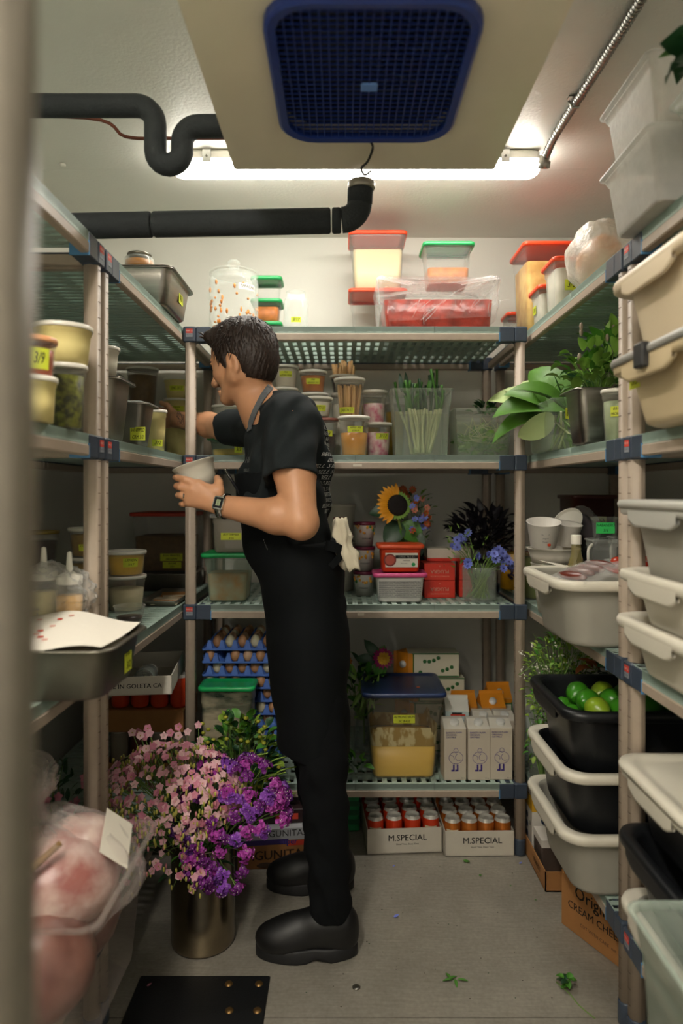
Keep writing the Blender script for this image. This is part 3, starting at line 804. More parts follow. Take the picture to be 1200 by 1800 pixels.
rs = np.random.RandomState(3)
b = MB(); q = []
for k, (wz, ww) in enumerate(((.06, .437), (.1, .446), (.14, .45), (.185, .458), (.2, .462), (.2015, .43), (.199, .2))):
    ring = rr(ww, ww*.6 + .012, .03, wz, 10)
    q.append([(x*(1 + .012*math.sin(i*1.7 + k)), y*(1 + .02*math.sin(i*2.3 + k*1.3)), z + (.02*math.sin(i*1.1) + .012*math.sin(i*2.9) if k == 0 else .004*math.sin(i*2.1 + k))) for i, (x, y, z) in enumerate(ring)])
b.loft(q, film, False, True)
for i in range(16):     # twisted folds in the film
    x = R.uniform(-.2, .2); z0 = R.uniform(.02, .1); y = -.142
    b.tube(bez([(x, y, z0), (x + R.uniform(.0, .05), y - .003, z0 + .04), (x + R.uniform(.02, .12), y - .002, z0 + R.uniform(.05, .1))], 4), [.0012]*9, film, 5, False)
b.build('cling_film', t)
storage('small clear box with green lid standing on the film-wrapped red bin', at(784, 2.68, z1 + .2045), .19, .15, .155, clr_m, green_lid, orange_f, .42)
# ================================================================ back unit, second shelf
for a in [
 ('squat white-lidded tub with yellow tape, top of the stack just behind the man\'s neck', 502, 2.70, .277, .086, .05, white_f, .9, ['PRE', 'ALMOND CREAM'], 0, .62),
 ('deli tub of orange vegetables with yellow tape, behind the man\'s shoulder', 550, 2.70, .258, .085, .054, orange_f, .8, ['PRE', 'MANGO 3/31'], 0, .5),
 ('shallow tub of dark red sauce near the shelf underside, above the tub of peeled sticks', 604, 2.74, .262, .07, .054, dark_f, .85, None, 0, .5),
 ('white-lidded tub with tape under the tub of orange vegetables', 552, 2.70, .172, .082, .056, white_f, .8, ['3/21'], -.5, .5),
 ('squat white-lidded tub with yellow tape resting on the dark-filled tub', 557, 2.58, .147, .075, .058, white_f, .8, ['POTATO 3/1'], .1, .45),
 ('tall clear tub of pale peeled sticks with yellow tape at its foot', 614, 2.585, .147, .147, .058, None, .8, ['DAIKON 3/2'], -.25, .17),
 ('clear tub of pink pickles, the upper of two', 657, 2.64, .131, .125, .05, pink_f, .62, None, 0, .5),
 ('clear tub of pink pickles, the lower of two on the shelf deck', 664, 2.60, 0, .128, .052, pink_f, .75, ['3/17'], .4, .62),
 ('red-lidded tub of black sauce with yellow tape beside the man\'s sleeve', 571, 2.60, 0, .145, .05, dark_f, .62, ['3/13'], .1, .62),
 ('tall tub of amber apple syrup with yellow tape on the second back shelf', 622, 2.53, 0, .145, .058, gold_f, .6, ['APPLE  PRE', 'SYRUP'], .1, .68),
 ('tub of yellow fruit half hidden behind the pink pickles', 652, 2.80, 0, .26, .044, mat('yellow fruit', 'c9a52e', .5, noise=(30, .5)), .85, ['LEMON'], -.1, .85),
 ('clear tub of yellow fruit against the back wall, left of the tall green-stalk bin', 694, 2.86, 0, .24, .044, MATS['yellow fruit'], .85, None, 0, .5),
 ('white-lidded tub at the bottom of the stack behind the man\'s shoulder', 548, 2.70, 0, .17, .055, white_f, .8, None, 0, .5),
 ('white-lidded tub supporting the stack behind the man\'s neck', 500, 2.70, 0, .275, .052, yellow_f, .8, ['ALMOND'], .2, .5),
 ('white-lidded tub under the tub of dark red sauce', 604, 2.745, 0, .26, .05, white_f, .85, None, 0, .5)]:
    lb, px, d, dz, h, r, f, fr, lab, off, lz = a
    t = deli(lb, at(px, d, z2 + dz), h, r, None, f, fr, lab=lab, off=off, lz=lz, wall=pp, lid=lid_w if 'red-lidded' not in lb else mat('dusky red lid', 'a86a5e', .4, noise=(60, .3)))
    if 'sticks' in lb:
        b = MB(); sm_ = mat('peeled sticks', 'd9ac72', .5, noise=(14, .25))
        for i in range(34):
            a = R.random()*6.28; q = math.sqrt(R.random())*.034; x, y = q*math.cos(a), q*math.sin(a)
            b.tube([(x, y, .005), (x*1.35 + R.uniform(-.004, .004), y*1.35 + R.uniform(-.004, .004), R.uniform(.1, .128))], .0052, sm_, 6)
        b.build('contents', t)
# left end of the second shelf, seen past the man's arm
storage('small clear box of yellow food with green lid under the man\'s reaching arm', at(402, 2.62, z2), .14, .12, .075, mat('green tint box', 'bcd6c4', .2, alpha=.2, edge=.6), green_lid, mat('yellow food', 'd8b23c', .5), .4, lab=['3/3'], lpos=(.045, .4), lsize=(.03, .026))
deli('white deli tub beyond the small green-lidded box, behind the man\'s chin', at(398, 2.765, z2 + .0), .215, .058, None, white_f, .9, wall=pp_w)
# tall bin of spring onions
t = storage('tall frosted bin of green-topped stalks in water on the second back shelf', at(737, 2.60, z2), .232, .2, .248, mat('frosted bin', 'dfe8dc', .3, alpha=.2, edge=.55), None, mat('cloudy water', 'c9d6bc', .2, alpha=.1), .62, .86, .74)
b = MB()
for i in range(36):
    x, y = R.uniform(-.08, .085), R.uniform(-.06, .05); lean = R.uniform(-.25, .2); top = R.uniform(.2, .275) + (.05 if x > .03 and x < .07 else 0)
    pts = bez([(x*.4, y - .01, .012), (x*.7 + .01*math.sin(i), y, .1), (x + lean*.03, y, .2), (x + lean*.12, y, top + .02)], 4)
    n = len(pts); b.tube(pts[:n*2//3], .0048, stem_p, 6); b.tube(pts[n*2//3 - 1:], [.005]*(n - n*2//3) + [.0055], leaf_g if i % 3 else leaf_d, 6)
for i in range(7): b.leaf((R.uniform(-.08, .08), R.uniform(-.05, .05), .24), (R.uniform(-.3, .3), R.uniform(-.3, .3), 1), (0, -1, 0), R.uniform(.05, .09), .018, leaf_d if i % 2 else leaf_g, .2)
b.build('stalks', t)
t = storage('frosted bin of leafy herbs in water, right end of the second back shelf', at(841, 2.64, z2), .225, .22, .178, MATS['frosted bin'], None, mat('greenish water', 'b5cf92', .25, alpha=.22), .72, .9, .78)
b = MB(); foliage(b, (0, -.01, .05), (.09, .085, .045), 170, [leaf_l, leaf_g, leaf_l], .038, .024); foliage(b, (.03, .03, .185), (.05, .05, .025), 34, [leaf_d, leaf_g], .035, .02)
for i in range(16): b.tube(bez([(R.uniform(-.08, .08), -.085, R.uniform(.03, .1)), (R.uniform(-.06, .06), -.088, R.uniform(.06, .12)), (R.uniform(-.09, .09), -.086, R.uniform(.1, .15))], 4), .0013, stem_p, 5, False)
b.build('herbs', t)
b = MB(); b.box(-.016, .016, -.0006, .0006, -.004, .004, mat('tag white', 'd8d0c0', .6)); b.build('shelf_tag', None, (PX(628, 2.449), 2.4488, z2 - .038), label='little white price tag on the second back shelf beam', cat='tag')
b = MB(); b.box(-.012, .012, -.0006, .0006, -.004, .004, MATS['tag white']); b.build('shelf_tag', None, (PX(634, 2.449), 2.4488, z3 - .036), label='little white price tag on the third back shelf beam', cat='tag')
# ================================================================ back unit, third shelf
storage('clear box with green lid and pale food, left end of the third back shelf', at(404, 2.57, z3), .18, .17, .177, mat('smoky green box', 'a9c3b0', .25, alpha=.25, edge=.6), green_lid, mat('mixed pale food', 'b9b08c', .5, noise=(25, .1, .2), col2='c98a3a'), .6, .82, .76)
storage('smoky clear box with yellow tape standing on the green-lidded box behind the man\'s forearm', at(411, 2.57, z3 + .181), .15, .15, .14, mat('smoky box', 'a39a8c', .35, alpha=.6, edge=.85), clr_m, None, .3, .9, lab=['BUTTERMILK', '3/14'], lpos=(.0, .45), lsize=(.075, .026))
cup_m = mat('sorbet cup white', 'ddd8d0', .4); maroon = mat('maroon lid', '6a1f3a', .4)
def sorbet(label, loc, off=0):
    t = thing('sorbet_cup', label, 'cup', loc, group='stacked sorbet cups on the third back shelf')
    rb, rt, h = .033, .042, .094; rf = lambda z: rb + (rt - rb)*z/h
    b = MB(); b.lathe([(rb - .002, .002), (rb, 0), (rf(h*.96), h*.96), (rt, h*.97)], cup_m, 28, True)
    a0 = towards(loc) + off; fm = [mat('mango print', 'eeb02c', .5), mat('melon print', 'd98a3a', .5), mat('leaf print', '3f7a3a', .5)]
    for i in range(14):
        a = a0 + R.uniform(-1.2, 1.2); z = R.uniform(.048, .082); s = R.uniform(.006, .011)
        c = Vector((rf(z)*math.cos(a), rf(z)*math.sin(a), z)); b.ball(c, (s*.5, s*.5, s*.7), fm[i % 3 if i % 5 else 0], 6, 4)
    b.text('SORBABES', .0075, ink, None, wrap=lambda p: Vector(((rf(.03) + .0008)*math.cos(a0 + p.x/rb), (rf(.03) + .0008)*math.sin(a0 + p.x/rb), .03 + p.y)), shear=.15)
    b.build('cup', t)
    b = MB(); b.lathe([(rt - .002, h - .012), (rt + .0016, h - .012), (rt + .0018, h - .001), (rt, h), (rt - .004, h), (rt - .005, h - .004), (.001, h - .004)], maroon, 28); b.build('lid', t)
for k, w_ in enumerate(('bottom', 'middle', 'top')):
    sorbet('white fruit-print cup with maroon lid, %s of the front stack of three' % w_, at(640, 2.685, z3 + k*.096), -.1 + .2*k)
for k, w_ in enumerate(('bottom', 'middle')):
    sorbet('white fruit-print cup with maroon lid, %s of the stack behind the orange tub' % w_, at(684, 2.78, z3 + k*.096), .4)
buck = mat('white bucket plastic', 'cfcabb', .45)
for k, (lb, h) in enumerate((('white plastic bucket at the bottom of the stack behind the man\'s back', .2), ('white plastic bucket with a red square label stacked behind the man\'s back', .15))):
    t = deli(lb, at(596, 2.82, z3 + k*.202), h, .068, .06, None, wall=buck, lid=buck, name='plastic_bucket', cat='bucket')
    b = MB(); rf = lambda z: .066
    b.loft([[(.0672*math.cos(a), .0672*math.sin(a), z) for a in [towards((PX(596, 2.82), 2.82)) + (i/6 - .5)*.7 for i in range(7)]] for z in (.06, .1)], mat('dull red label', '8a3b40', .5), closed=False); b.build('label_patch', t)
# printed tubs
t = storage('white rectangular tub with pink lid and printed text, on the third back shelf', at(701, 2.555, z3), .19, .14, .105, mat('white tub', 'dfdad4', .4), mat('pink lid', 'c9497e', .4), None, .5, .88, .9)
b = MB(); T = FACE((0, -.0665, .047), 0, -1); g_ = mat('grey print', '6d6872', .6)
for c in (-.04, .037):
    for i in range(9): b.text('NUTRITION FACTS  SUGAR' if i % 2 else 'INGREDIENTS WATER SALT', .0062, g_, T @ Matrix.Translation((c, .028 - i*.0068, .0)), bold=.03)
b.build('print', t)
t = storage('orange-red rectangular tub with a printed front, standing on the pink-lidded tub', at(702, 2.56, z3 + .109), .165, .125, .1, mat('orange tub', 'd8431c', .4), mat('orange tub lid', 'e2552a', .35), None, .5, .88, .9)
b = MB(); T = FACE((0, -.0597, .045), 0, -1); b.T = T
b.box(-.057, .062, -.026, .026, -.0006, .0004, mat('label white', 'd9d6c8', .5)); b.box(-.02, .062, .006, .018, .0004, .0008, ink)
b.loft([circ(.023, .0005, 24, -.04), circ(.023, .0011, 24, -.04)], mat('berry red', '7a2a20', .5), False, True, False)
b.loft([circ(.0175, .0012, 24, -.04), circ(.0175, .0015, 24, -.04)], mat('berry mid', 'b04a38', .5), False, True, False)
b.loft([circ(.007, .0006, 16, .046, -.016), circ(.007, .001, 16, .046, -.016)], green_lid, False, True, False); b.T = None
b.text('DARK 70.5-32', .0098, whitep, T @ Matrix.Translation((.021, .012, .0012)), bold=.03); b.text('MANGUE', .0062, ink, T @ Matrix.Translation((.02, -.002, .001))); b.text('fruit puree', .0055, ink, T @ Matrix.Translation((.012, -.012, .001)))
b.build('front_label', t)
# red butter boxes printed upside down
redb = mat('red butter box', 'd2331f', .5); redd = mat('red butter box print', 'e8b6a0', .5)
for k, (px, dz, d, nm) in enumerate(((768, 0, 2.66, 'lower left'), (768, .0665, 2.66, 'upper left'), (799, 0, 2.68, 'lower right'), (799, .0665, 2.68, 'upper right'))):
    t = thing('butter_box', 'red printed butter box, %s of four stacked beside the glass vase' % nm, 'box', at(px + (0 if k < 2 else 16), d, z3 + dz), .03 if k < 2 else -.04, 'red butter boxes')
    w_ = .118 if k < 2 else .05
    b = MB(); b.bbox(-w_/2, w_/2, -.06, .06, 0, .065, redb, .002); b.build('carton', t)
    b = MB(); T = FACE((0, -.0608, .034), 0, -1) @ Matrix.Rotation(pi, 4, 'Z')
    if k < 2: b.text('PLUGRA', .019, redd, T, bold=.02); b.text('EUROPEAN STYLE BUTTER', .006, redd, T @ Matrix.Translation((0, .018, 0))); b.text('v', .012, redd, T @ Matrix.Translation((0, -.02, 0)))
    else: b.text('BUTTER', .009, redd, T)
    b.build('print', t)
t = thing('butter_box', 'white-topped box lying on the red butter boxes behind the vase', 'box', at(785, 2.72, z3 + .133), .02)
b = MB(); b.bbox(-.085, .085, -.05, .05, 0, .05, card_w, .002); b.box(-.086, .086, -.051, .051, 0, .012, redb); b.build('carton', t)
# sunflower bouquet
t = thing('flower_bouquet', 'mixed bouquet with one big sunflower in a vase behind the orange tub', 'flowers', at(733, 2.85, z3))
b = MB(); b.lathe([(.05, 0), (.055, .004), (.055, .16), (.052, .16), (.051, .01)], mat('dark vase', '2a2e26', .3), 24, True, True); b.build('vase', t)
hc = Vector(P3(698, 888, 2.60)) - t.location
ax = Vector((.25, -1, .12)).normalized()
pet = mat('sunflower yellow', 'f2a516', .5, noise=(20, .2))
b = MB()
u = Vector((0, 0, 1)) - ax*ax.z; u.normalize(); v = ax.cross(u)
b.loft([[tuple(hc + (u*math.cos(2*pi*i/20) + v*math.sin(2*pi*i/20))*rad + ax*o) for i in range(20)] for rad, o in ((.041, -.006), (.041, .002), (.03, .008), (.012, .006), (.001, .005))], mat('sunflower disc', '1d1410', .8, noise=(90, .6), bump=(120, .8)), True)
b.build('disc', t)
for k in range(13):
    a = .35 + (k - 6)*.21
    b = MB(); rad = -v*math.sin(-a - 1.0)*1 + u*math.cos(a + 1.0); rad = (u*math.cos(a + .95) + v*math.sin(a + .95)*(1 if v.x < 0 else -1)).normalized()
    b.leaf(hc + rad*.034, rad + ax*.25, ax, R.uniform(.048, .058), .02, pet, .3, n=5); b.build('petal', t)
b = MB()
for k in range(30):
    a = 2*pi*k/30; rad = u*math.cos(a) + v*math.sin(a); b.leaf(hc + rad*.036 - ax*.004, rad + ax*.2, ax, .022, .012, leaf_l, .2)
b.build('sepals', t)
b = MB(); lc = hc + Vector((.02, .05, -.07))
b.leaf(lc, (.15, -.1, -1), (0, -1, .2), .11, .09, leaf_g, .2, n=6); b.leaf(lc, (-.7, -.4, -.8), (0, -1, .3), .11, .085, leaf_d, .2, n=6); b.leaf(lc, (.8, -.3, -.7), (0, -1, .3), .11, .085, leaf_g, .2, n=6); b.leaf(hc + Vector((-.03, .03, -.02)), (-1, -.1, -.1), (0, -1, .4), .08, .05, leaf_d)
b.leaf(lc + Vector((.03, 0, -.03)), (.5, -.4, -1), (0, -1, .3), .11, .08, leaf_d, .2)
foliage(b, (hc.x + .08, hc.y + .12, hc.z - .05), (.08, .05, .12), 110, [leaf_d, leaf_g, leaf_l], .03, .014, (stem_g, 4))
b.tube(bez([tuple(hc - ax*.01), tuple(hc + Vector((.02, .04, -.1))), (0, 0, .12)], 6), .005, stem_g, 7); b.build('leaves', t)
def blossoms(t, spots, cols, nm, rad=.014, n=6):
    for c, m in zip(spots, cols):
        b = MB(); petals(b, c, Vector((R.uniform(-.6, .6), -1, R.uniform(-.2, .8))), n, rad, rad*.6, m, stem_g, rad*.18); b.build(nm, t)
bl = mat('cornflower blue', '7d8ae4', .5, noise=(40, .3)); pk = mat('salmon flower', 'd0806a', .5, noise=(40, .3)); og = mat('orange marigold', 'b0521c', .55, noise=(40, .4))
sp = [hc + Vector((R.uniform(.055, .125), R.uniform(-.02, .1), R.uniform(-.1, .03))) for i in range(26)]
blossoms(t, sp, [(bl, pk, bl, og)[i % 4] for i in range(26)], 'blossom', .016, 7)
sp = [hc + Vector((R.uniform(-.02, .1), R.uniform(.1, .16), R.uniform(.03, .065))) for i in range(9)]
blossoms(t, sp, [og]*9, 'marigold', .018, 10)
# dark-leaved bunch
t = thing('leaf_bunch', 'bunch of blackish purple leaves in a dark pot at the back of the third shelf', 'plant', at(845, 2.86, z3))
b = MB(); b.lathe([(.05, 0), (.06, .12), (.056, .12), (.05, .01)], mat('dark pot', '1c1b1a', .5), 20, True, True); b.build('pot', t)
b = MB(); foliage(b, (0, -.04, .24), (.13, .08, .085), 210, leaf_k, .06, .022, (leaf_k, 8)); b.build('leaves', t)
# cornflower vase
t = thing('flower_vase', 'clear glass vase of blue cornflowers at the right end of the third back shelf', 'vase', at(842, 2.535, z3))
b = MB(); b.lathe([(.055, 0), (.062, .003), (.0635, .128), (.0605, .128), (.059, .012), (.05, .008)], glass, 32, True, True); b.build('vase', t)
b = MB(); b.lathe([(.05, .009), (.058, .013), (.0593, .095), (.03, .0955)], mat('vase water', '8a8c50', .15, alpha=.12), 28, True, True); b.build('water', t)
b = MB()
for i in range(60):
    a = R.random()*6.28; q = R.uniform(.01, .05); a2 = a + R.uniform(1.5, 3.5)
    b.tube([(q*math.cos(a), q*math.sin(a), .012), (.045*math.cos(a2), .045*math.sin(a2), R.uniform(.1, .14))], .0013, stem_g if i % 3 else leaf_l, 5, False)
sp = []
for i in range(34):
    if i < 23: p = Vector((R.gauss(.075, .03), R.uniform(-.06, .04), R.gauss(.165, .022)))
    elif i < 30: p = Vector((R.gauss(-.075, .018), R.uniform(-.03, .05), R.gauss(.235, .035)))
    else: p = Vector((R.uniform(-.06, -.02), -.05, R.uniform(.12, .16)))
    sp.append(p); b.tube(bez([(p.x*.2, p.y*.3, .1), (p.x*.6, p.y*.6, .1 + (p.z - .1)*.65), tuple(p)], 4), .0013, stem_g, 5, False)
    if i % 2: b.leaf((p.x*.6, p.y*.6, .1 + (p.z-.1)*.6), (p.x, p.y, .04), (0, 0, 1), .05, .006, leaf_l)
for i in range(40):
    x = R.gauss(-.06, .04); z = R.uniform(.12, .27); b.leaf((x, R.uniform(-.03, .04), z), rdir(.5), (0, -1, 0), .03, .005, leaf_l if i % 2 else stem_g)
b.build('stems', t)
for p in sp:
    b = MB(); ax_ = Vector((R.uniform(-.5, .9), -1, R.uniform(-.2, .9))); petals(b, p, ax_, 9, .019, .01, bl, mat('cornflower heart', '3a2a6a', .6), .004, 1.15); petals(b, p, ax_, 6, .011, .006, bl, None, 0, .6); b.build('blossom', t)
# yellow tin and milk carton behind the right post
t = thing('food_tin', 'yellow tin with a dark grape picture, half hidden behind the right back post', 'tin', at(904, 2.86, z3))
b = MB(); b.lathe([(.056, 0), (.058, .003), (.058, .147), (.056, .15), (.052, .146), (.001, .146)], mat('yellow tin', 'c9971c', .35), 30, True); b.build('tin', t)
b = MB(); a0 = towards((PX(904, 2.86), 2.86))
for i in range(22): a = a0 - .25 + R.gauss(0, .22); z = R.uniform(.04, .12); b.ball((.058*math.cos(a), .058*math.sin(a), z), .007, mat('grape print', '3a2c4a', .5), 7, 4)
b.build('print', t)
custard = mat('custard tub', 'e8d893', .4, alpha=.93, edge=1)
herb_wall = mat('thin clear cup', 'e9e6da', .2, alpha=.015, edge=.22)
herb_f = mat('packed herbs', '6f7320', .5, noise=(60, .85, .12), bump=(70, .6))
# ================================================================ left unit
# --- top
steel_pan('brushed steel pan with taped side on the top left shelf corner, jars on its lid', (-.652, 2.30, z1), .24, .325, .115, lid=True, lab=['MAR 3/1'], face=(1, 0), lpos=(.03, .55), lsize=(.055, .04))
jar('squat jar with dark metal lid on the steel pan, the bigger of two', (-.665, 2.235, z1 + .125), .055, .047, mat('amber relish', 'b5782c', .4), .6, mat('dull tin lid', '6d6a60', .35, .9))
jar('squat jar with dark metal lid on the steel pan, the smaller of two', (-.622, 2.36, z1 + .125), .042, .033, MATS['amber relish'], .6, MATS['dull tin lid'])
# --- second shelf, far unit
t = steel_pan('deep steel pan behind the left post, second shelf, carrying a white tub', (-.652, 1.845, z2), .15, .17, .165, m=steel_d, lid=steel, r=.025)
deli('white paper tub standing on the deep steel pan beside the left post', (-.655, 1.86, z2 + .175), .085, .045, .036, None, wall=mat('white paper tub', 'e2ddcc', .5), lid=lid_w)
t = steel_pan('steel pan with domed pale lid and yellow tape, right of the deep pan', (-.652, 2.075, z2), .16, .15, .13, m=steel_d, lid=clr_m, lab=['WHIPPED', 'CRM 3/2'], lpos=(.045, .3), lsize=(.045, .04), r=.02)
deli('tall cream tub squeezed behind the domed steel pan', (-.613, 2.24, z2), .135, .035, None, yellow_f, .85, lab=['3/2'], off=.2, lz=.2, wall=custard)
for k, (h, nm, lab) in enumerate(((.17, 'at the bottom of the stack behind the reaching forearm', None), (.082, 'in the middle of the stack behind the reaching forearm', ['CREAM', '3/14']), (.085, 'at the top of the stack behind the reaching forearm', ['ENG 3/17']))):
    deli('pale yellow custard tub ' + nm, (-.685, 2.86, z2 + (0, .171, .254)[k]), h, .062, None, yellow_f, .9, wall=custard, lab=lab, off=-.2, lz=.5, lw=.06)
for k, (h, nm) in enumerate(((.2, 'lower'), (.19, 'upper'))):
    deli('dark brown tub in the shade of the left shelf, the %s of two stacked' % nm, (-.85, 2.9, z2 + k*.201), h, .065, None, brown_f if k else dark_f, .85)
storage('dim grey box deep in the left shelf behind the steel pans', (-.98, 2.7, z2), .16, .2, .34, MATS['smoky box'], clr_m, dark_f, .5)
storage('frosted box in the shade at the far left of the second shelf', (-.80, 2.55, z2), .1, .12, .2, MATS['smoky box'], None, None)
# --- second shelf, near unit
deli('tall tub packed with chopped green herbs beside the left post', (-.592, 1.46, z2), .137, .043, .034, herb_f, .86, wall=herb_wall)
deli('wide pale yellow tub on top of the green herb tub', (-.604, 1.475, z2 + .138), .085, .06, .05, yellow_f, .9, wall=custard)
deli('pale yellow tub on the deck below the orange tub at the left', (-.598, 1.31, z2), .086, .047, .04, yellow_f, .9, wall=custard)
deli('orange-red tub with yellow tape standing on a pale yellow tub', (-.60, 1.315, z2 + .087), .075, .046, .04, mat('tomato sauce', 'c9501f', .35, noise=(20, .3)), .75, lab=['M  3/9'], off=.1, lz=.45, lid=mat('peach lid', 'e8a878', .35), lh=.04, lw=.06)
deli('pale yellow tub at the back of the near left shelf', (-.83, 1.45, z2), .15, .055, None, yellow_f, .9, wall=custard)
t = thing('plastic_bag', 'clear bag with a ruffled orange-red top behind the wide pale tub', 'bag', (-.70, 1.56, z2))
crumple('bag', None, (0, 0, .104), (.07, .06, .09), film, 4, parent=t)
b = MB(); rows = []
for j in range(2): rows.append([(-.06 + i*.008, .01 + j*.05, .215 - i*.0045 + (.006 if (i + j) % 2 else -.006) + j*.015) for i in range(16)])
b.loft(rows, mat('red netting', 'dc4a20', .4), closed=False); b.loft([[(p[0], p[1], p[2] - .004) for p in r_] for r_ in rows], MATS['red netting'], closed=False); b.build('net_top', t)
# --- third shelf, far unit
deli('tub of bright lemon liquid with yellow tape, on the white tub behind the left post', (-.742, 2.34, z3 + .121), .082, .066, .056, mat('lemon curd', 'e0b43a', .35), .9, lab=['LEMON', '3/17'], off=.25, lz=.6, lw=.05, lh=.03)
deli('white tub of pale flour under the tub of lemon liquid', (-.742, 2.34, z3), .12, .066, .054, mat('pale flour', 'ddd0ac', .6), .65)
deli('brown tub with a scrap of yellow tape standing behind the lemon stack', (-.81, 2.50, z3), .14, .06, .05, brown_f, .8, lab=['3/1'], off=.2, lz=.25)
deli('small clear cup of dark olives on the left shelf before the lemon stack', (-.655, 2.10, z3), .055, .048, .037, dark_f, .4, lid=None, wall=pp)
crumple('foil_ball', 'ball of crumpled foil and film on the left shelf beside the olive cup', (0, 0, .06), (.045, .05, .05), mat('crumpled foil', 'b8b6ae', .3, .7, bump=(60, .8)), 11, cat='foil', loc=(-.775, 2.08, z3))
t = storage('big red-lidded box of brown grain with yellow tapes, on a steel pan', (-.735, 2.87, z3 + .078), .25, .22, .24, clr, mat('dull red lid', 'b5341c', .4), brown_f, .62, .9, .85, lab=['EGG WHITES', 'FROZEN'], lpos=(.04, .26), lsize=(.09, .03))
tape_flat(t, FACE((.045, -.1075, .03), 0, -1), .075, .026, ['SUGAR', '3/21'])
steel_pan('shallow steel pan under the big red-lidded box of grain', (-.735, 2.87, z3), .27, .26, .075, m=steel_d)
t = steel_pan('small steel tray of paper and brown wafers on the left shelf deck', (-.675, 2.42, z3), .17, .22, .022, m=steel_d, r=.02) if False else None
t = open_tray('sheet_tray', 'low sheet tray holding brown wafers on paper, at the front of the third left shelf', (-.652, 2.36, z3), .125, .3, .02, steel_d, cat='tray') if False else None
t = thing('sheet_tray', 'low sheet tray with brown wafers on paper, third left shelf near the back post', 'tray', (-.65, 2.555, z3))
b = MB(); a = lambda q, z: rr(.12 + q, .3 + q, .012, z, 4)
b.loft([a(-.02, 0), a(0, .002), a(.006, .02), a(.012, .021), a(.012, .018), a(-.002, .004), a(-.02, .003)], steel_d, True, True); b.build('tray', t)
b = MB()
for i in range(7): b.T = Matrix.Translation((R.uniform(-.01, .02), -.12 + i*.04, .005 + .002*(i % 3))) @ Matrix.Rotation(R.uniform(-.4, .4), 4, 'Z') @ Matrix.Rotation(.08*(i % 2), 4, 'X'); b.box(-.045, .045, -.028, .028, 0, .003, mat('wafer brown', 'b07a44', .7) if i % 2 else mat('parchment', 'd6c9ae', .7))
b.build('wafers', t)
for k in range(3):
    deli('tub of golden grain in shade left of the post, %s of the stack of three' % ('bottom', 'middle', 'top')[k], (-.845, 2.25, z3 + k*.096), .095, .055, None, mat('golden grain', 'a8853c', .6, noise=(50, .4)), .8, lab=['COUSCOUS', '3/9'] if k == 2 else None, off=.1, lz=.35)
for k in range(2):
    deli('tub with a brass-coloured lid at the far left of the third shelf, the %s one' % ('lower', 'upper')[k], (-.98, 2.22, z3 + k*.14), .138, .055, None, dark_f, .8, lid=mat('brass lid', '8f7b3c', .35, .6))
# --- squeeze bottles, film and the front pan on the near unit
def squeeze(label, loc, h, r, fill, cap=whitep):
    t = thing('squeeze_bottle', label, 'bottle', loc)
    b = MB(); b.lathe([(r*.9, 0), (r, .006), (r, h*.68), (r*.9, h*.74)], pp, 22, True); b.build('body', t)
    b = MB(); b.lathe([(r*.88, .003), (r*.96, .008), (r*.96, h*.62), (r*.4, h*.625)], fill, 20, True, True); b.build('contents', t)
    b = MB(); b.lathe([(r*.96, h*.72), (r*.96, h*.79), (r*.5, h*.81), (r*.26, h*.83), (r*.17, h*.99), (.001, h)], cap, 18); b.build('nozzle_cap', t)
squeeze('squeeze bottle of cloudy juice under film, nearest the left post', (-.634, 1.585, z3), .265, .03, mat('orange oil', 'dba646', .3))
squeeze('squeeze bottle of pale yellow juice under film, left of the orange one', (-.70, 1.60, z3), .275, .032, mat('pale juice', 'ddd092', .3))
squeeze('squeeze bottle with amber nozzle, leftmost of the film-covered bottles', (-.765, 1.60, z3), .285, .03, MATS['pale juice'], mat('amber nozzle', 'c9a060', .4))
crumple('cling_film_bundle', 'crumpled cling film draped over the squeeze bottles', (0, 0, 0), (.10, .06, .07), mat('thick film', 'e9e8e2', .08, alpha=.2, edge=.8, spec=.9, bump=(90, 1, .02)), 5, 64, .26, loc=(-.68, 1.59, z3 + .165), k=4.5)
crumple('cling_film_ball', 'ball of cling film at the far end of the paper-covered pan', (0, 0, 0), (.04, .04, .03), MATS['thick film'], 8, 26, .25, loc=(-.80, 1.56, z3 + .04))
t = steel_pan('dull steel pan jutting from the near left shelf, covered with printed white paper', (-.60, 1.412, z3), .335, .27, .105, m=mat('dull steel', '6f6b60', .4, .85, noise=(12, .3)), lab=['SMELT', '3/2'], face=(1, 0), lpos=(.03, .5), lsize=(.045, .055), r=.04, fill=white_f, frac=.8)
b = MB(); rows = []; nx_, ny_ = 18, 12
for j in range(ny_ + 1):
    v = j / ny_; row = []
    for i in range(nx_ + 1):
        u_ = i / nx_; x = -.15 + u_*.295 - .02*v*(1 - u_); y = -.125 + v*.25
        row.append((x, y, .108 + .018*math.sin(u_*3 + .5)*v + .006*math.sin(u_*9 + v*3) + (.012*v*u_)))
    rows.append(row)
pm = mat('parchment white', 'e6dfd2', .7, bump=(60, .3)); b.loft(rows, pm, closed=False)
for c in (.30, .52):
    for k in range(9):
        v = .06 + k*.1; i = c + .04*math.sin(k); j = int(v*ny_); p = Vector(rows[j][int(i*nx_)])
        b.T = Matrix.Translation(p + Vector((0, 0, .0018))) @ Matrix.Rotation(.25, 4, 'Z'); b.box(-.005, .005, -.006, .006, -.0006, .0004, print_r if k % 2 else mat('faint red print', 'd9a396', .6)); b.T = None
o = b.build('paper_sheet', None, (-.60, 1.412, z3), label='white paper sheet with red printed marks lying on the dull steel pan', cat='paper')
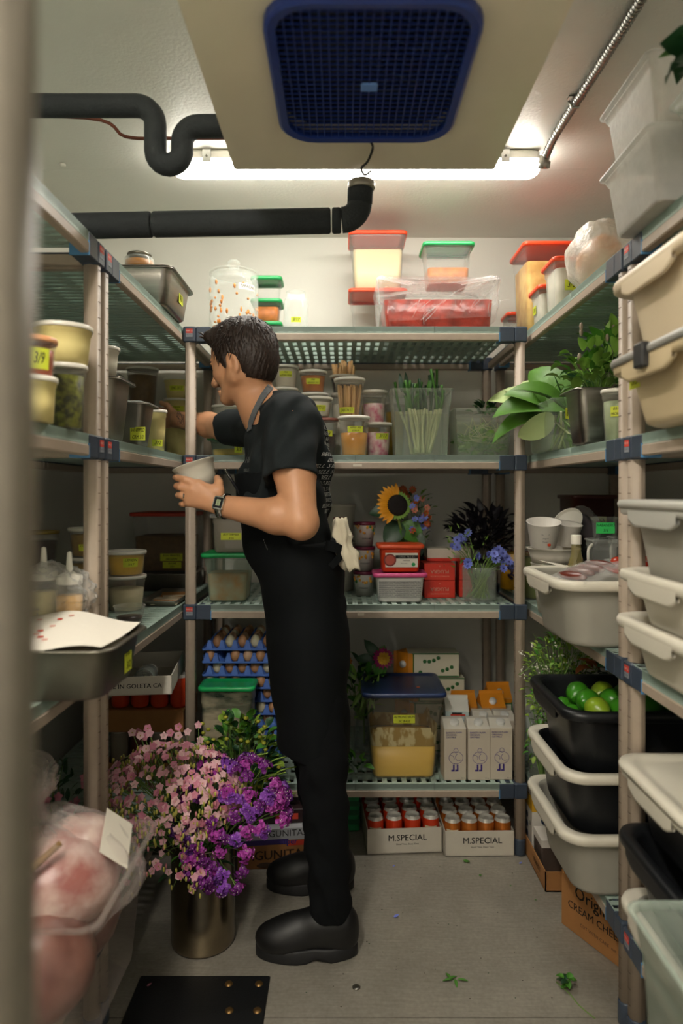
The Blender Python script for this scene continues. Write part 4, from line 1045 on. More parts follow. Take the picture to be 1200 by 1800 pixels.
# --- fourth shelf, far unit
for i in range(4):
    can('silver-topped can, %s of the row of four on the bottom left shelf' % ('leftmost', 'second from left', 'third from left', 'rightmost')[i], (-.835 + i*.072, 2.56, z4 + .004), .158, .033, (mat('can taupe', '8b7f70', .4), mat('can maroon', '5a2a26', .4))[i in (1,)], 'cans on the bottom left shelf')
open_tray('cardboard_tray', 'low cardboard tray holding the row of silver-topped cans', (-.727, 2.62, z4), .30, .22, .05, card)
t = thing('cardboard_box', 'flat brown cardboard box on top of the silver-topped cans', 'box', (-.745, 2.63, z4 + .1625), 0); b = MB(); b.bbox(-.16, .16, -.12, .12, 0, .082, card, .003); b.build('carton', t)
for i in range(4):
    can('orange can under the white tray on the left, %s' % ('leftmost of four', 'second of four', 'third of four', 'rightmost of four')[i], (-.83 + i*.073, 2.555, z4 + .2455), .122, .033, mat('can orange', 'c8401f', .35), 'orange cans under the white tray')
t = open_tray('cardboard_tray', 'white cardboard tray printed GOLETA CA, on the orange cans', (-.728, 2.45, z4 + .369), .27, .36, .062, card_w, .12, text=[('MADE IN GOLETA CA', .021, ink, .0, .03, .02)])
def lying_jar(label, loc, r, h, ang, m):
    t = thing('glass_jar', label, 'jar', loc); t.rotation_euler = (pi/2 + .05, 0, ang)
    b = MB(); b.lathe([(.001, .006), (r*.7, .004), (r*.75, 0), (r*.95, .002), (r, .012), (r, h*.7), (r*.8, h*.82), (r*.75, h)], m, 24); b.build('body', t)
    b = MB(); b.lathe([(r*.78, h*.86), (r*.82, h*.86), (r*.82, h), (.001, h + .001)], whitep, 22); b.build('lid', t)
lying_jar('glass jar lying with its base to the front in the white tray', (-.68, 2.33, z4 + .369 + .038), .034, .13, pi + .1, mat('smoked glass', '9fa8a2', .1, alpha=.4, edge=.9))
lying_jar('pale tin lying in the white tray left of the glass jar', (-.79, 2.36, z4 + .369 + .036), .032, .12, pi + .3, mat('pale tin', '8d8a80', .4, .5))
b = MB(); b.tube([(0, 0, .05), (.012, .01, .30)], .006, mat('white tube', 'b8b8ae', .5), 8); b.build('plastic_tube', None, (-.70, 1.625, z4), label='thin pale upright tube in the dark space below the steel pan', cat='tube')
# ================================================================ right unit
# --- top
storage('tallest orange-lidded clear box, full of pale chips, on the right top shelf', (.785, 2.66, z1), .21, .22, .34, clr, orange_lid, mat('pale chips', 'd8b56a', .6, noise=(18, .1, .15), col2='b98a44', bump=(30, 1)), .82, .88, .85)
storage('white-filled clear box with orange lid and tape at the right top shelf edge', (.765, 2.29, z1), .155, .14, .17, clr_m, orange_lid, white_f, .85, .88, lab=['3/6'], lpos=(-.02, .5), lsize=(.04, .035))
storage('low white-filled box with orange lid just left of the taped one, right top shelf', (.757, 2.455, z1), .14, .13, .13, clr_m, orange_lid, white_f, .85, .88, lab=['3/4'], face=(-1, 0), lpos=(.02, .5), lsize=(.035, .03))
storage('smallest clear box with orange lid in the right back corner of the top shelf', (.735, 2.89, z1), .1, .12, .15, clr_m, orange_lid, white_f, .5, .88)
t = thing('plastic_bag', 'white plastic bag of orange food slumped on the right top shelf', 'bag', (.765, 2.06, z1))
crumple('bag', None, (0, -.01, .108), (.085, .14, .1), mat('white bag film', 'e8e4da', .25, alpha=.35, edge=.85, bump=(40, .8, .01)), 21, 34, .22, parent=t)
b = MB(); b.ball((.0, -.02, .09), (.06, .11, .075), mat('orange cheese', 'd98a4a', .5, noise=(14, .1, .15), col2='e8d2b0'), 14, 8); b.build('contents', t)
for k, nm in enumerate(('lower', 'upper')):
    storage('scuffed clear food box high on the near right shelf, the %s of two stacked' % nm, (.80, 1.50, z1 + k*.147), .38, .27, .146, mat('scuffed frosted box', 'f4f3ee', .45, alpha=.5, edge=.85, noise=(40, .15), bump=(90, .3)), None, mat('mushrooms', '5a4632', .7, noise=(25, .6)) if k == 0 else white_f, .4 if k == 0 else .2, .86, .82, lip=.012)
t = storage('clear box of dark kale at the top right, nearest the camera', (.79, 1.12, z1), .36, .34, .125, clr_g, None, None, .5, .88, .8, lip=.012)
b = MB(); foliage(b, (-.06, .02, .14), (.11, .12, .09), 120, [leaf_d, leaf_d, leaf_g], .09, .06, (stem_g, 5), curl=.8); b.build('kale', t)
# --- second shelf
t = storage('clear box of big green leaves at the back of the second right shelf', (.745, 2.28, z2), .19, .32, .16, mat('green clear box', 'd0e2d0', .12, alpha=.12, edge=.55), None, mat('leafy water', '8fae6a', .2, alpha=.25), .3, .9, .8, lab=['SW. CHARD'], face=(0, -1), lpos=(-.02, .7), lsize=(.06, .035))
chard = mat('chard leaf', '55882a', .45, noise=(14, .35), bump=(40, .3)); chard_l = mat('chard underside', 'b5c98a', .5, noise=(14, .2), bump=(40, .4))
b = MB()
for p, d, n_, ln, w, m in [((-.0, .0, .14), (-.95, .15, .25), (.1, -.9, .8), .26, .13, chard), ((.0, .02, .13), (-.9, .1, -.02), (.2, -.7, 1), .27, .12, chard), ((-.02, .05, .14), (-.6, .4, .7), (.2, -1, .4), .24, .13, chard_l), ((.0, .02, .13), (-.4, .2, 1), (-.1, -1, .2), .24, .13, chard), ((.05, .04, .13), (.0, .3, 1), (.2, -1, .1), .25, .15, leaf_d), ((.08, .05, .14), (.25, .2, 1), (-.3, -1, .1), .22, .11, chard), ((-.02, -.06, .13), (-.55, -.15, .5), (.1, -.6, 1), .2, .11, chard), ((-.06, -.05, .12), (-.75, .05, -.65), (.6, -.8, .3), .14, .08, chard_l), ((-.03, .1, .15), (-.85, .3, .5), (.1, -1, .5), .25, .10, chard_l), ((-.05, .02, .15), (-.8, .1, .6), (.3, -.8, .5), .17, .1, chard)]:
    b.leaf(p, d, n_, ln, w, m, curl=.5, fold=.22, n=9); b.leaf(p, d, n_, ln*.96, .009, stem_p, curl=.5, fold=-.1, n=9)
for i in range(14): b.tube([(R.uniform(-.06, .06), R.uniform(-.12, .1), .01), (R.uniform(-.05, .05), R.uniform(-.05, .08), .13)], .004, leaf_l if i % 2 else stem_p, 6)
foliage(b, (.03, -.1, .03), (.05, .04, .02), 26, leaf_l, .04, .025); b.build('chard_leaves', t)
t = steel_pan('deep steel pan with leafy basil in it, second right shelf', (.722, 1.955, z2), .165, .16, .155, m=steel, r=.022)
b = MB(); foliage(b, (.03, .05, .22), (.12, .09, .075), 160, [leaf_g, leaf_l, leaf_l, leaf_l, leaf_g], .05, .028, (stem_g, 4), up=.5, curl=.6)
foliage(b, (.07, .06, .3), (.06, .05, .045), 36, [leaf_g, leaf_l], .05, .026, (stem_g, 4), up=.6)
for i in range(14): c = (R.uniform(-.04, .12), R.uniform(0, .1), R.uniform(.25, .35)); b.ball(c, (.006, .006, .012), mat('basil bud', '9a8a7a', .6), 6, 4)
b.build('basil', t)
deli('tall frosted tub with a yellow tape beside the right post, second shelf', (.719, 1.795, z2), .135, .037, .028, mat('pale green contents', '9fae86', .5, noise=(30, .3)), .8, lab=['03/03', 'MICROGR'], off=.1, lz=.58, lw=.034, lh=.026)
L1 = bus_tub('beige food tub with a grey latched lid on the near right second shelf', (.832, 1.30, z2), .52, .40, .138, mat('milky beige tub', 'd2bf9a', .4, noise=(6, .2)), lid=mat('grey tub lid', '8f8e88', .4), latch=mat('black latch', '2a2a2b', .4), lab=(['3/5'], .12, .7))
bus_tub('cream tub standing on the grey latched lid, near right second shelf', (.832, 1.30, z2 + .146), .52, .40, .165, mat('warm cream tub', 'd8c7aa', .42), group=None)
# --- third shelf, far
t = bus_tub('grey dish tub of wrapped meat packs jutting from the third right shelf', (.80, 1.905, z3), .52, .40, .178, tub_grey, tub_white)
zt = z3 + .186
def pack(label, loc, w, d, rot, tilt, m, balls, name='meat_pack'):
    t = thing(name, label, 'food pack', loc, 0); t.rotation_euler = (tilt[0], tilt[1], rot)
    b = MB(); n = 12; rows = []
    for j in range(n + 1):
        for_row = []
        for i in range(n + 1):
            x, y = -w/2 + w*i/n, -d/2 + d*j/n; e = max(abs(2*i/n - 1), abs(2*j/n - 1))
            for_row.append((x, y, .004 + .022*max(0, 1 - e**3) + .005*math.sin(i*2.1 + j*1.3)*(1 - e)))
        rows.append(for_row)
    pf = mat('pack film', 'f0eeea', .08, alpha=.06, edge=.4, spec=.9, bump=(60, .8, .008)); b.loft(rows, pf, closed=False); b.loft([[(p[0], p[1], -.001) for p in r_] for r_ in rows], pf, closed=False); b.build('bag', t)
    b = MB()
    for c, r_ in balls: b.ball(c, r_, m, 10, 6)
    b.build('contents', t)
saus = mat('dark sausage', '6e2f22', .3, noise=(30, .5)); tom = mat('red tomato', 'b93a22', .25, noise=(20, .3))
pack('film-sealed pack of dark sausages in the grey dish tub', (.645, 1.80, zt), .17, .13, .5, (0, -.22), saus, [((-.055 + .036*i, R.uniform(-.01, .01), .012), (.015, .05, .012)) for i in range(4)])
pack('film-sealed pack of flat red meat slices in the middle of the dish tub', (.74, 1.78, zt + .002), .14, .12, -.3, (.1, .15), mat('red meat slices', 'a8483a', .35, noise=(14, .5)), [((0, 0, .008), (.06, .05, .007))])
pack('film-sealed pack of red tomatoes at the right of the dish tub', (.80, 1.86, zt + .006), .15, .13, .2, (.25, 0), tom, [((-.045 + .03*(i % 4), -.025 + .045*(i//4), .014), (.02, .022, .016)) for i in range(8)])
t = thing('glass_bottle', 'olive glass bottle with white cap standing behind the sausage packs', 'bottle', (.66, 1.93, z3 + .04))
b = MB(); b.lathe([(.026, 0), (.0275, .005), (.0275, .13), (.024, .15), (.014, .19), (.0125, .222)], mat('olive glass', '8a8050', .08, alpha=.5, edge=.9, spec=.8), 24, True); b.build('body', t)
b = MB(); b.lathe([(.0145, .216), (.0145, .24), (.0135, .242), (.001, .242)], whitep, 20); b.build('cap', t)
t = thing('leaflet', 'white paper corner sticking out of the dish tub on the left', 'paper', (.585, 1.92, zt + .012)); b = MB(); b.loft([[(-.03, .02, .012), (.03, .05, 0)], [(.02, -.05, -.002), (.06, .01, -.006)]], card_w, closed=False); b.build('sheet', t)
deli('white bowl stack at the bottom behind the grey dish tub', (.71, 2.30, z3), .165, .075, .05, None, wall=pp_w, lid=None, name='white_bowl', cat='bowl')
deli('wide white bowl resting on the stack behind the bottle', (.71, 2.30, z3 + .166), .05, .088, .07, None, wall=mat('white bowl', 'd9d2c6', .4), lid=None, name='white_bowl', cat='bowl')
def paper_cup(label, loc, rx, rz, h=.10, r=.047):
    t = thing('paper_cup', label, 'cup', loc); t.rotation_euler = (rx, .0, rz); b = MB(); b.lathe([(r*.74, 0), (r*.75, .001), (r, h - .003), (r + .002, h), (r - .001, h - .001), (r*.73, .004)], cup_m, 26, True, True); b.build('cup', t)
    b = MB()
    for i in range(4): b.text(('frozen', 'yogurt', 'MANGO', 'fresh')[i], .007, mat('grey print', '8d8892', .6), FACE((0, -r*.9, .03 + i*.012), 0, -1))
    b.ball((.012, -r*.88, .02), (.006, .002, .005), orange_lid, 8, 5); b.build('print', t)
paper_cup('white printed cup lying tilted on the white bowl, left of two', (.665, 2.265, z3 + .224), .25, -.15, .085, .055)
paper_cup('white printed cup on the white bowl, right of two', (.755, 2.33, z3 + .224), .2, .5, .075, .05)
t = deli('upturned white plastic lid leaning on the wrapped cabbage', (.80, 2.42, z3 + .29), .012, .06, .055, None, wall=lid_w, lid=None, name='plastic_lid', cat='lid'); t.rotation_euler = (.5, -.9, 0)  # a loose lid, built as a very shallow deli cup
t = thing('cabbage', 'purple cabbage wrapped in film standing above the white cups', 'vegetable', (.87, 2.50, z3 + .2))
b = MB(); b.ball((0, 0, .06), (.055, .055, .065), mat('purple cabbage', '3c2233', .35, noise=(12, .4)), 16, 9); b.build('head', t)
crumple('wrap', None, (0, 0, .065), (.07, .065, .085), film, 14, 28, .15, parent=t)
storage('dark plastic box under the film-wrapped cabbage', (.895, 2.51, z3), .16, .18, .198, blackp, None, None)
pit = mat('carrot juice', 'b0592c', .35); 
for k, (px, d, f, nm) in enumerate(((1058, 2.24, pit, 'left'), (1096, 2.36, mat('orange liquid', 'c0874a', .35), 'right'))):
    t = storage('tall clear pitcher of orange liquid on the third right shelf, the %s one' % nm, (PX(px, d), d, z3), .095, .095, .25, clr_m, None, f, .5, .85, .9, name='pitcher', cat='pitcher')
    b = MB(); b.tube(bez([(-.047, -.04, .235), (-.065, -.055, .215), (-.062, -.055, .16), (-.045, -.04, .13)], 5), .005, whitep, 8); b.build('handle', t)
storage('small clear box with bright green tape standing on the left pitcher', (PX(1058, 2.26), 2.24, z3 + .252), .08, .08, .07, clr, None, None, .3, .9, .8, lab=['HABANERO', '3/1'], lpos=(-.01, .5), lsize=(.06, .035), tm=tape_g)
storage('dark red box with faded tape high at the back of the third right shelf', (.985, 2.76, z3), .17, .2, .39, mat('dark red box', '3f1c18', .4), mat('dark red lid', '4a2620', .4), None, .5, .92, lab=['FROZEN', 'BEEFSTOCK'], lpos=(-.0, .8), lsize=(.09, .05), tm=mat('old tape', '8d8a3a', .6))
t = thing('milk_carton', 'red and white milk carton behind the right back post, third shelf', 'carton', (.79, 2.975, z3), -.1)
b = MB(); carton(b, .1, .1, .27, mat('carton white', 'd6d0c6', .5)); b.build('carton', t)
b = MB(); b.box(-.0508, .0508, -.0508, .0508, .06, .15, mat('carton red', 'a83a26', .5)); b.build('print', t)
deli('deli tub of green sauce beside the milk carton, behind the right back post', (.735, 2.60, z3), .20, .06, None, mat('green sauce', '77803a', .4), .8)
# --- third shelf, near
s5 = .127
bus_tub('cream dish tub, bottom of the near stack on the third right shelf', (.875, 1.39, z3), .52, .40, s5, tub_white)
bus_tub('cream dish tub, middle of the near stack on the third right shelf', (.88, 1.385, z3 + .104), .52, .40, s5, tub_white)
bus_tub('grey dish tub with pale rim, top of the near stack on the third right shelf', (.883, 1.39, z3 + .208), .52, .40, .17, tub_grey, rim=mat('pale grey rim', 'b9b8b0', .4), lid=MATS['pale grey rim'])
# --- fourth shelf, far stack
bus_tub('grey dish tub with cream rim at the bottom of the far right floor-level stack', (.815, 1.91, z4), .52, .40, .178, tub_grey, tub_white, lab=(['3/8'], .03, .72))
bus_tub('black tub with cream rim in the middle of the stack under the limes', (.815, 1.91, z4 + .155), .52, .40, .178, blackp, tub_white, lab=(['GREENS', '3/7'], .06, .6))
t = bus_tub('black tub of limes on top of the far right stack', (.815, 1.91, z4 + .31), .51, .39, .178, blackp)
lime = mat('lime skin', '3f8a1e', .28, noise=(9, .3), bump=(220, .1, .001)); lime_y = mat('yellowing lime', '8fae2a', .28, noise=(6, .3), bump=(220, .1, .001))
lp = [(-.165 + .069*i + R.uniform(-.004, .004), -.105 + .07*j + R.uniform(-.004, .004), .098) for i in range(5) for j in range(4)] + [(-.13 + .07*i + R.uniform(-.006, .006), -.07 + .07*j + R.uniform(-.006, .006), .152) for i in range(4) for j in range(3)]
lm = None
for k, (x, y, zz) in enumerate(lp):
    r = .034
    if lm is None or k % 5 == 0:
        b = MB(); b.lathe([(.001, -r*1.2), (.005, -r*1.16), (r*.45, -r*.98), (r*.85, -r*.5), (r, 0), (r*.85, r*.5), (r*.45, r*.95), (.006, r*1.13), (.004, r*1.2), (.001, r*1.2)], lime_y if k % 5 == 0 and k else lime, 18); o = b.build('lime'); lm_ = o.data
        if not k % 5 == 0 or k == 0: lm = lm_
    else: o = put(bpy.data.objects.new('lime', lm))
    o.location = ((.815 + x), 1.91 + y, z4 + .31 + zz); o.rotation_euler = (R.uniform(1, 2), R.uniform(0, 3), R.uniform(0, 3))
    o['label'] = 'green lime lying in the black tub on the far right stack'; o['category'] = 'lime'; o['group'] = 'limes in the black tub'
# herbs with small white flowers behind the black tub
t = thing('herb_bunch', 'airy bunch of flowering herbs behind the tub of limes, against the right back post', 'herbs', (.79, 2.36, z4))
storage_ = MB(); storage_.loft([rr(.22, .3, .03, 0), rr(.26, .34, .03, .24), rr(.25, .33, .03, .24), rr(.22, .3, .03, .02)], clr_g, True); storage_.build('box', t)
b = MB(); hl = mat('herb green', '8fae3c', .5, noise=(30, .3))
foliage(b, (-.05, -.06, .42), (.13, .12, .17), 520, [hl, leaf_g, hl, leaf_l], .024, .011, (stem_g, 4), up=.2, curl=.7)
foliage(b, (-.12, -.09, .25), (.06, .06, .16), 170, [hl, leaf_g], .022, .011, (stem_g, 4), up=-.3, curl=.7)
for i in range(26):
    p = (R.uniform(-.2, .0), R.uniform(-.2, -.05), R.uniform(.3, .58)); b.tube(bez([p, (p[0] - R.uniform(-.02, .05), p[1] - .03, p[2] + R.uniform(-.03, .05)), (p[0] - R.uniform(-.03, .09), p[1] - .05, p[2] + R.uniform(-.08, .06))], 3), .0011, stem_g, 5, False)
b.build('stems', t)
wf = mat('tiny white flower', 'dcd8c8', .5)
b = MB()
for i in range(46):
    c = (R.gauss(-.1, .05), R.gauss(-.13, .04), R.gauss(.45, .09))
    for q in range(4): b.ball((c[0] + R.uniform(-.009, .009), c[1] + R.uniform(-.009, .009), c[2] + R.uniform(-.008, .008)), .003, wf, 5, 3)
o = b.build('flower_heads', t, kind='stuff')
t = thing('leaf_spray', 'spray of brown-orange leaves in the shade under the grey dish tub', 'leaves', (.90, 2.22, z4 + .44))
b = MB(); foliage(b, (0, 0, .07), (.12, .1, .08), 60, [mat('rust leaf', '8a4a1c', .55, noise=(20, .4)), leaf_d], .06, .04, (stem_g, 5), curl=.8); b.build('leaves', t)
t.location.z = z4 + .35
# --- fourth shelf, near stack
bus_tub('grey dish tub at the bottom of the near right stack, behind the clear green box', (.888, 1.41, z4), .52, .37, s5, tub_grey, tub_white)
bus_tub('black tub in the middle of the near right stack, below the lidded one', (.888, 1.41, z4 + .128), .53, .37, .15, blackp)
bus_tub('black tub closed with a cream lid on the near right stack', (.888, 1.41, z4 + .28), .52, .37, .15, blackp, tub_white, lid=tub_white)
bus_tub('cream-rimmed tub in the near lower right, half cut by the frame', (.93, 1.06, z4 + .34), .5, .3, .15, tub_grey, tub_white)
t = storage('big clear box of green leaves at the lower right, nearest the camera', (.74, .98, z4), .5, .44, .33, mat('greenish haze box', 'b9c8bb', .25, alpha=.3, edge=.75), None, None, .5, .9, .8, lip=.016, r=.03)
b = MB(); foliage(b, (.0, 0, .15), (.18, .17, .12), 200, [leaf_g, leaf_l, leaf_d], .09, .05, None, curl=.7); b.build('leaves', t)
# ================================================================ back unit, bottom shelf
# egg trays: a moulded sheet of 6 x 6 cups
egg_b = mat('blue egg tray', '4a72c4', .55, noise=(40, .12))
S_, P_ = .29, .0483
def tray_mesh(half):
    b = MB(); n = 36; rows = []; ph = pi if half else 0
    for j in range(n + 1):
        row = []
        for i in range(n + 1):
            x, y = -S_/2 + S_*i/n, -S_/2 + S_*j/n
            cx, cy = math.cos(2*pi*(x + S_/2)/P_ + ph), math.cos(2*pi*(y + S_/2)/P_ + ph)
            row.append((x, y, .008 + .032*max(0, (cx + cy)/2)**1.3 - .006*max(0, -(cx + cy)/2)))
        rows.append(row)
    b.loft(rows, egg_b, closed=False, sm=False)
    b.loft([rr(S_, S_, .004, .004, 2), rr(S_ + .006, S_ + .006, .004, .006, 2), rr(S_ + .006, S_ + .006, .004, .0125, 2), rr(S_, S_, .004, .012, 2)], egg_b, sm=False)
    for i in range(7 if not half else 6):      # upright webs on the front edge, a row of peaks
        x = min(max(-S_/2 + P_*(i + (.5 if half else 0)), -S_/2 + .014), S_/2 - .014)
        pk_ = [(x - .014, -S_/2 - .002, .008), (x + .014, -S_/2 - .002, .008), (x + .005, -S_/2 + .003, .042), (x - .005, -S_/2 + .003, .042)]
        b.add(pk_ + [(p[0], p[1] + .005, p[2]) for p in pk_], [(0, 1, 2, 3), (7, 6, 5, 4), (0, 4, 5, 1), (1, 5, 6, 2), (2, 6, 7, 3), (3, 7, 4, 0)], egg_b)
    o = b.build('egg_tray'); me = o.data; bpy.data.objects.remove(o); return me
trays = [tray_mesh(0), tray_mesh(1)]
eggs = []
for nm, c in (('brown', 'b98a62'), ('tan', 'cfa98a'), ('pale', 'd6cfb0')):
    b = MB(); r = .0215; b.lathe([(.001, 0), (r*.4, .0015), (r*.75, .010), (r*.92, .021), (r*.86, .031), (r*.62, .042), (r*.3, .049), (.001, .051)], mat('egg ' + nm, c, .5, noise=(20, .1)), 14); o = b.build('egg'); eggs.append(o.data); bpy.data.objects.remove(o)
ex, ey = -.385, 2.735; NT = 10; pt = .049
ordn = ('lowest', 'second', 'third', 'fourth', 'fifth', 'sixth', 'seventh', 'eighth', 'ninth', 'tenth', 'topmost')
for k in range(NT):
    zz = z4 + k*pt; hf = k % 2
    put(bpy.data.objects.new('egg_tray', trays[hf]), None, (ex, ey, zz), 0, 'blue moulded egg tray, %s in the tall stack counted from the shelf' % (ordn[k] if k < NT - 1 else 'topmost'), 'egg tray', 'blue egg trays')
    nn_ = 5 if hf else 6
    for j in range(nn_):
        for i in range(nn_):
            if k < NT - 1 and j > 0 and i < nn_ - 1: continue
            if k < NT - 1 and j > 2: continue
            if k < 3 and i < 3: continue
            if R.random() < .12 and k < NT - 1: continue
            put(bpy.data.objects.new('egg', eggs[R.choice((0, 0, 1, 0, 2))]), None, (ex - S_/2 + P_*(i + (1 if hf else .5)), ey - S_/2 + P_*(j + (1 if hf else .5)), zz + .0045), R.random()*6, 'hen egg sitting in the stack of blue egg trays', 'egg', 'eggs in the blue trays')
t = storage('tall cream-filled box with green lid in front of the egg trays', at(402, 2.505, z4), .195, .12, .345, mat('streaked box', 'cfc6a8', .4, alpha=.6, edge=.9, noise=(9, .1, .1), col2='3f5a4a', stretch=(1, 1, 3)), green_lid, mat('pinkish cream', 'cdb99a', .5), .86, .94, .84)
# big square container
t = storage('big square clear container of yellow batter with navy lid, bottom back shelf', at(705, 2.60, z4), .298, .285, .318, mat('greyed clear box', 'c9c4b2', .15, alpha=.06, edge=.4), blue_lid, None, .5, .8, .8, lab=['ALMOND BUN', 'SC BASE'], lpos=(-.0, .72), lsize=(.078, .03), r=.025)
yb = mat('yellow batter', 'efc455', .4)
b = MB(); k1 = .8; q = .016
b.loft([rr(.298*.8 - .024, .285*.8 - .024, .02, .004), rr(.298*.8 - q, .285*.8 - q, .024, .012), rr(.298*.842 - q, .285*.842 - q, .024, .118), rr(.2, .19, .024, .12)], yb, True, True); b.build('batter', t)
b = MB(); wk = lambda z: .298*(.8 + .2*.56*(z/.276)) - .0155; n = 40   # residue film clinging to the wall
def scum(m, seed, z_lo, top, amp):
    rs = np.random.RandomState(seed); ring0 = None
    for w_, sgn in ((1, 1),):
        r0 = rr(wk(z_lo), wk(z_lo)*.955, .024, z_lo, 10); hs = [top + amp*math.sin(i*.5 + seed) + rs.uniform(-.008, .008) for i in range(len(r0))]
        mid = []; tp = []
        for i in range(len(r0)):
            h_ = hs[i]; f = wk(h_)/wk(z_lo); tp.append((r0[i][0]*f, r0[i][1]*f, h_))
        b.loft([r0, tp], m)
b_scum = mat('batter residue', 'd8c890', .5, noise=(26, .1, .03), col2='a8873c', stretch=(1, 1, .5))
scum(b_scum, 5, .119, .178, .012); b.build('residue', t)
b = MB(); b.ball((.055, -.08, .326), (.008, .004, .002), og, 8, 4); b.build('petal', None, (t.location.x, t.location.y, t.location.z), label='orange petal lying on the navy lid of the batter container', cat='petal')
# plant milk cartons
oat = mat('oat carton', 'cfc4b2', .5); purp = mat('purple print', '4a3a8c', .5); oat_t = mat('oat carton top', 'ddd8cc', .5)
def oat_carton(label, loc, rz=0, full=True):
    t = thing('milk_carton', label, 'carton', loc, rz, 'plain milk cartons on the bottom back shelf')
    w, d, h = .081, .075, .205
    b = MB(); b.bbox(-w/2, w/2, -d/2, d/2, 0, h - .018, oat, .002)
    b.add([(-w/2, -d/2, h - .018), (w/2, -d/2, h - .018), (w/2, d/2, h - .018), (-w/2, d/2, h - .018), (-w/2 + .004, .012, h + .004), (w/2 - .004, .012, h + .004), (w/2 - .004, d/2, h + .004), (-w/2 + .004, d/2, h + .004)], [(0, 1, 5, 4), (1, 2, 6, 5), (2, 3, 7, 6), (3, 0, 4, 7), (4, 5, 6, 7)], oat_t); b.build('carton', t)
    b = MB(); b.lathe([(.016, -.004), (.016, .009), (.014, .011), (.001, .011)], mat('cap white', 'e6e6e2', .35), 20); o = b.build('cap', t, (.002, -.012, h - .006)); o.rotation_euler = (.42, 0, 0)
    if full:
        b = MB(); T = FACE((0, -d/2 - .0008, 0), 0, -1)
        for i, s in enumerate(('BARISTA PLAIN', 'ORIGINAL', 'OATMILK')): b.text(s, .0085, purp, T @ Matrix.Translation((-.034, h - .032 - i*.0085, .0004)), 'LEFT', bold=.02)
        c = Vector((0, .085))
        def ringp(cx, cy, r, th=.0007, a0=0, a1=2*pi, ry=None):
            n = 22; ry = ry or r
            b.loft([[T @ Vector((cx + (r + o_)*math.cos(a0 + (a1 - a0)*i/n), cy + (ry + o_)*math.sin(a0 + (a1 - a0)*i/n), .0006)) for i in range(n + 1)] for o_ in (-th, th)], purp, sm=False, closed=False)
        ringp(.002, .082, .026, ry=.022); ringp(.002, .108, .008); ringp(.012, .084, .012, a0=2, a1=5.5); ringp(-.016, .08, .011, a0=-.5, a1=2)
        for sx in (-.006, .008):
            b.T = T; b.box(sx - .003, sx + .003, .036, .058, .0004, .0008, purp); b.box(sx - .009, sx + .003, .033, .039, .0004, .0008, purp); b.T = None
        b.text('32 oz', .006, ink, T @ Matrix.Translation((.028, .008, .0004))); b.build('print', t)
    return t
for px, d, nm, rz in ((796, 2.515, 'leftmost of three in front', .06), (838, 2.515, 'middle of the three in front', .02), (877, 2.52, 'rightmost of three in front', -.02)):
    oat_carton('grey milk carton with purple print and white cap, ' + nm, at(px, d, z4), rz)
for px, d, nm in ((843, 2.602, 'behind the middle front one'), (880, 2.602, 'behind the rightmost front one')):
    oat_carton('grey milk carton with white cap, ' + nm, at(px + 4, d, z4), 0, False)
def almond(label, loc, rz=0, rx=0, lying=False):
    t = thing('milk_carton', label, 'carton', loc, rz)
    og_ = mat('carton orange', 'd98a1c', .5); cr = mat('carton cream', 'd9d3bc', .5); gr_ = mat('carton green', '2f6b34', .5)
    b = MB(); carton(b, .095, .095, .25, cr, og_, gable=.045); b.build('carton', t)
    b = MB(); T = FACE((0, -.0482, 0), 0, -1); b.T = T
    b.box(-.0475, .0475, .185, .2045, -.0004, .0004, og_); b.box(-.0475, -.043, .0, .19, -.0003, .0006, gr_); b.box(.043, .0475, 0, .19, -.0003, .0006, gr_); b.box(-.0475, .0475, .181, .186, -.0002, .0007, gr_)
    for i in range(8):
        x, y = R.uniform(-.03, .03), .03 + i*.018; b.ball((x, y, 0), (.008, .008, .0008), gr_, 10, 4)
    b.T = None; b.build('print', t)
    b = MB(); b.lathe([(.014, 0), (.014, .01), (.001, .01)], MATS['cap white'], 18); o = b.build('cap', t, (0, -.028, .222)); o.rotation_euler = (.8, 0, 0)
    if lying: t.rotation_euler = lying
    return t
z4b = z4
for k, (dz, dx, nm) in enumerate(((.0, .0, 'bottom'), (.1, -.006, 'second from the bottom'), (.2, .01, 'third from the bottom'), (.3, -.012, 'top'))):
    almond('green-printed carton lying on its side, %s of the pile of four' % nm, (PX(704, 2.78) + .265*(1) + dx - .02, 2.80, z4 + .0485 + dz), lying=(0, -pi/2, 0))
for px, d, dz, nm in ((813, 2.71, .0, 'behind the pale blue carton'), (862, 2.712, .0, 'in the middle of the carton group'), (874, 2.83, .0, 'rightmost at the back')):
    almond('upright orange and cream carton with green print, ' + nm, at(px, d, z4 + dz), .05)
t = thing('milk_carton', 'pale blue and white milk carton with a red drawing, behind the front cartons', 'carton', at(812, 2.565 + .045, z4), -.05)
t.location.y = 2.61
b = MB(); carton(b, .088, .088, .262, mat('carton pale blue', 'bcd0d0', .5), mat('carton top white', 'd8d8d0', .5), gable=.04); b.build('carton', t)
b = MB(); T = FACE((0, -.0448, 0), 0, -1)
b.text('CUT THE COW', .012, mat('dark blue print', '23405a', .5), T @ Matrix.Translation((0, .185, 0)), bold=.02); b.text('WHOLE MILK', .009, MATS['dark blue print'], T @ Matrix.Translation((0, .168, 0))); b.T = T
b.box(-.025, .03, .205, .212, -.0003, .0004, print_r); b.box(-.02, .018, .212, .218, -.0003, .0004, ink); b.box(-.044, .044, .02, .14, -.0003, .0003, mat('carton green low', '3f8a4a', .5)); b.T = None; b.build('print', t)
t.location = at(801, 2.608, z4); 
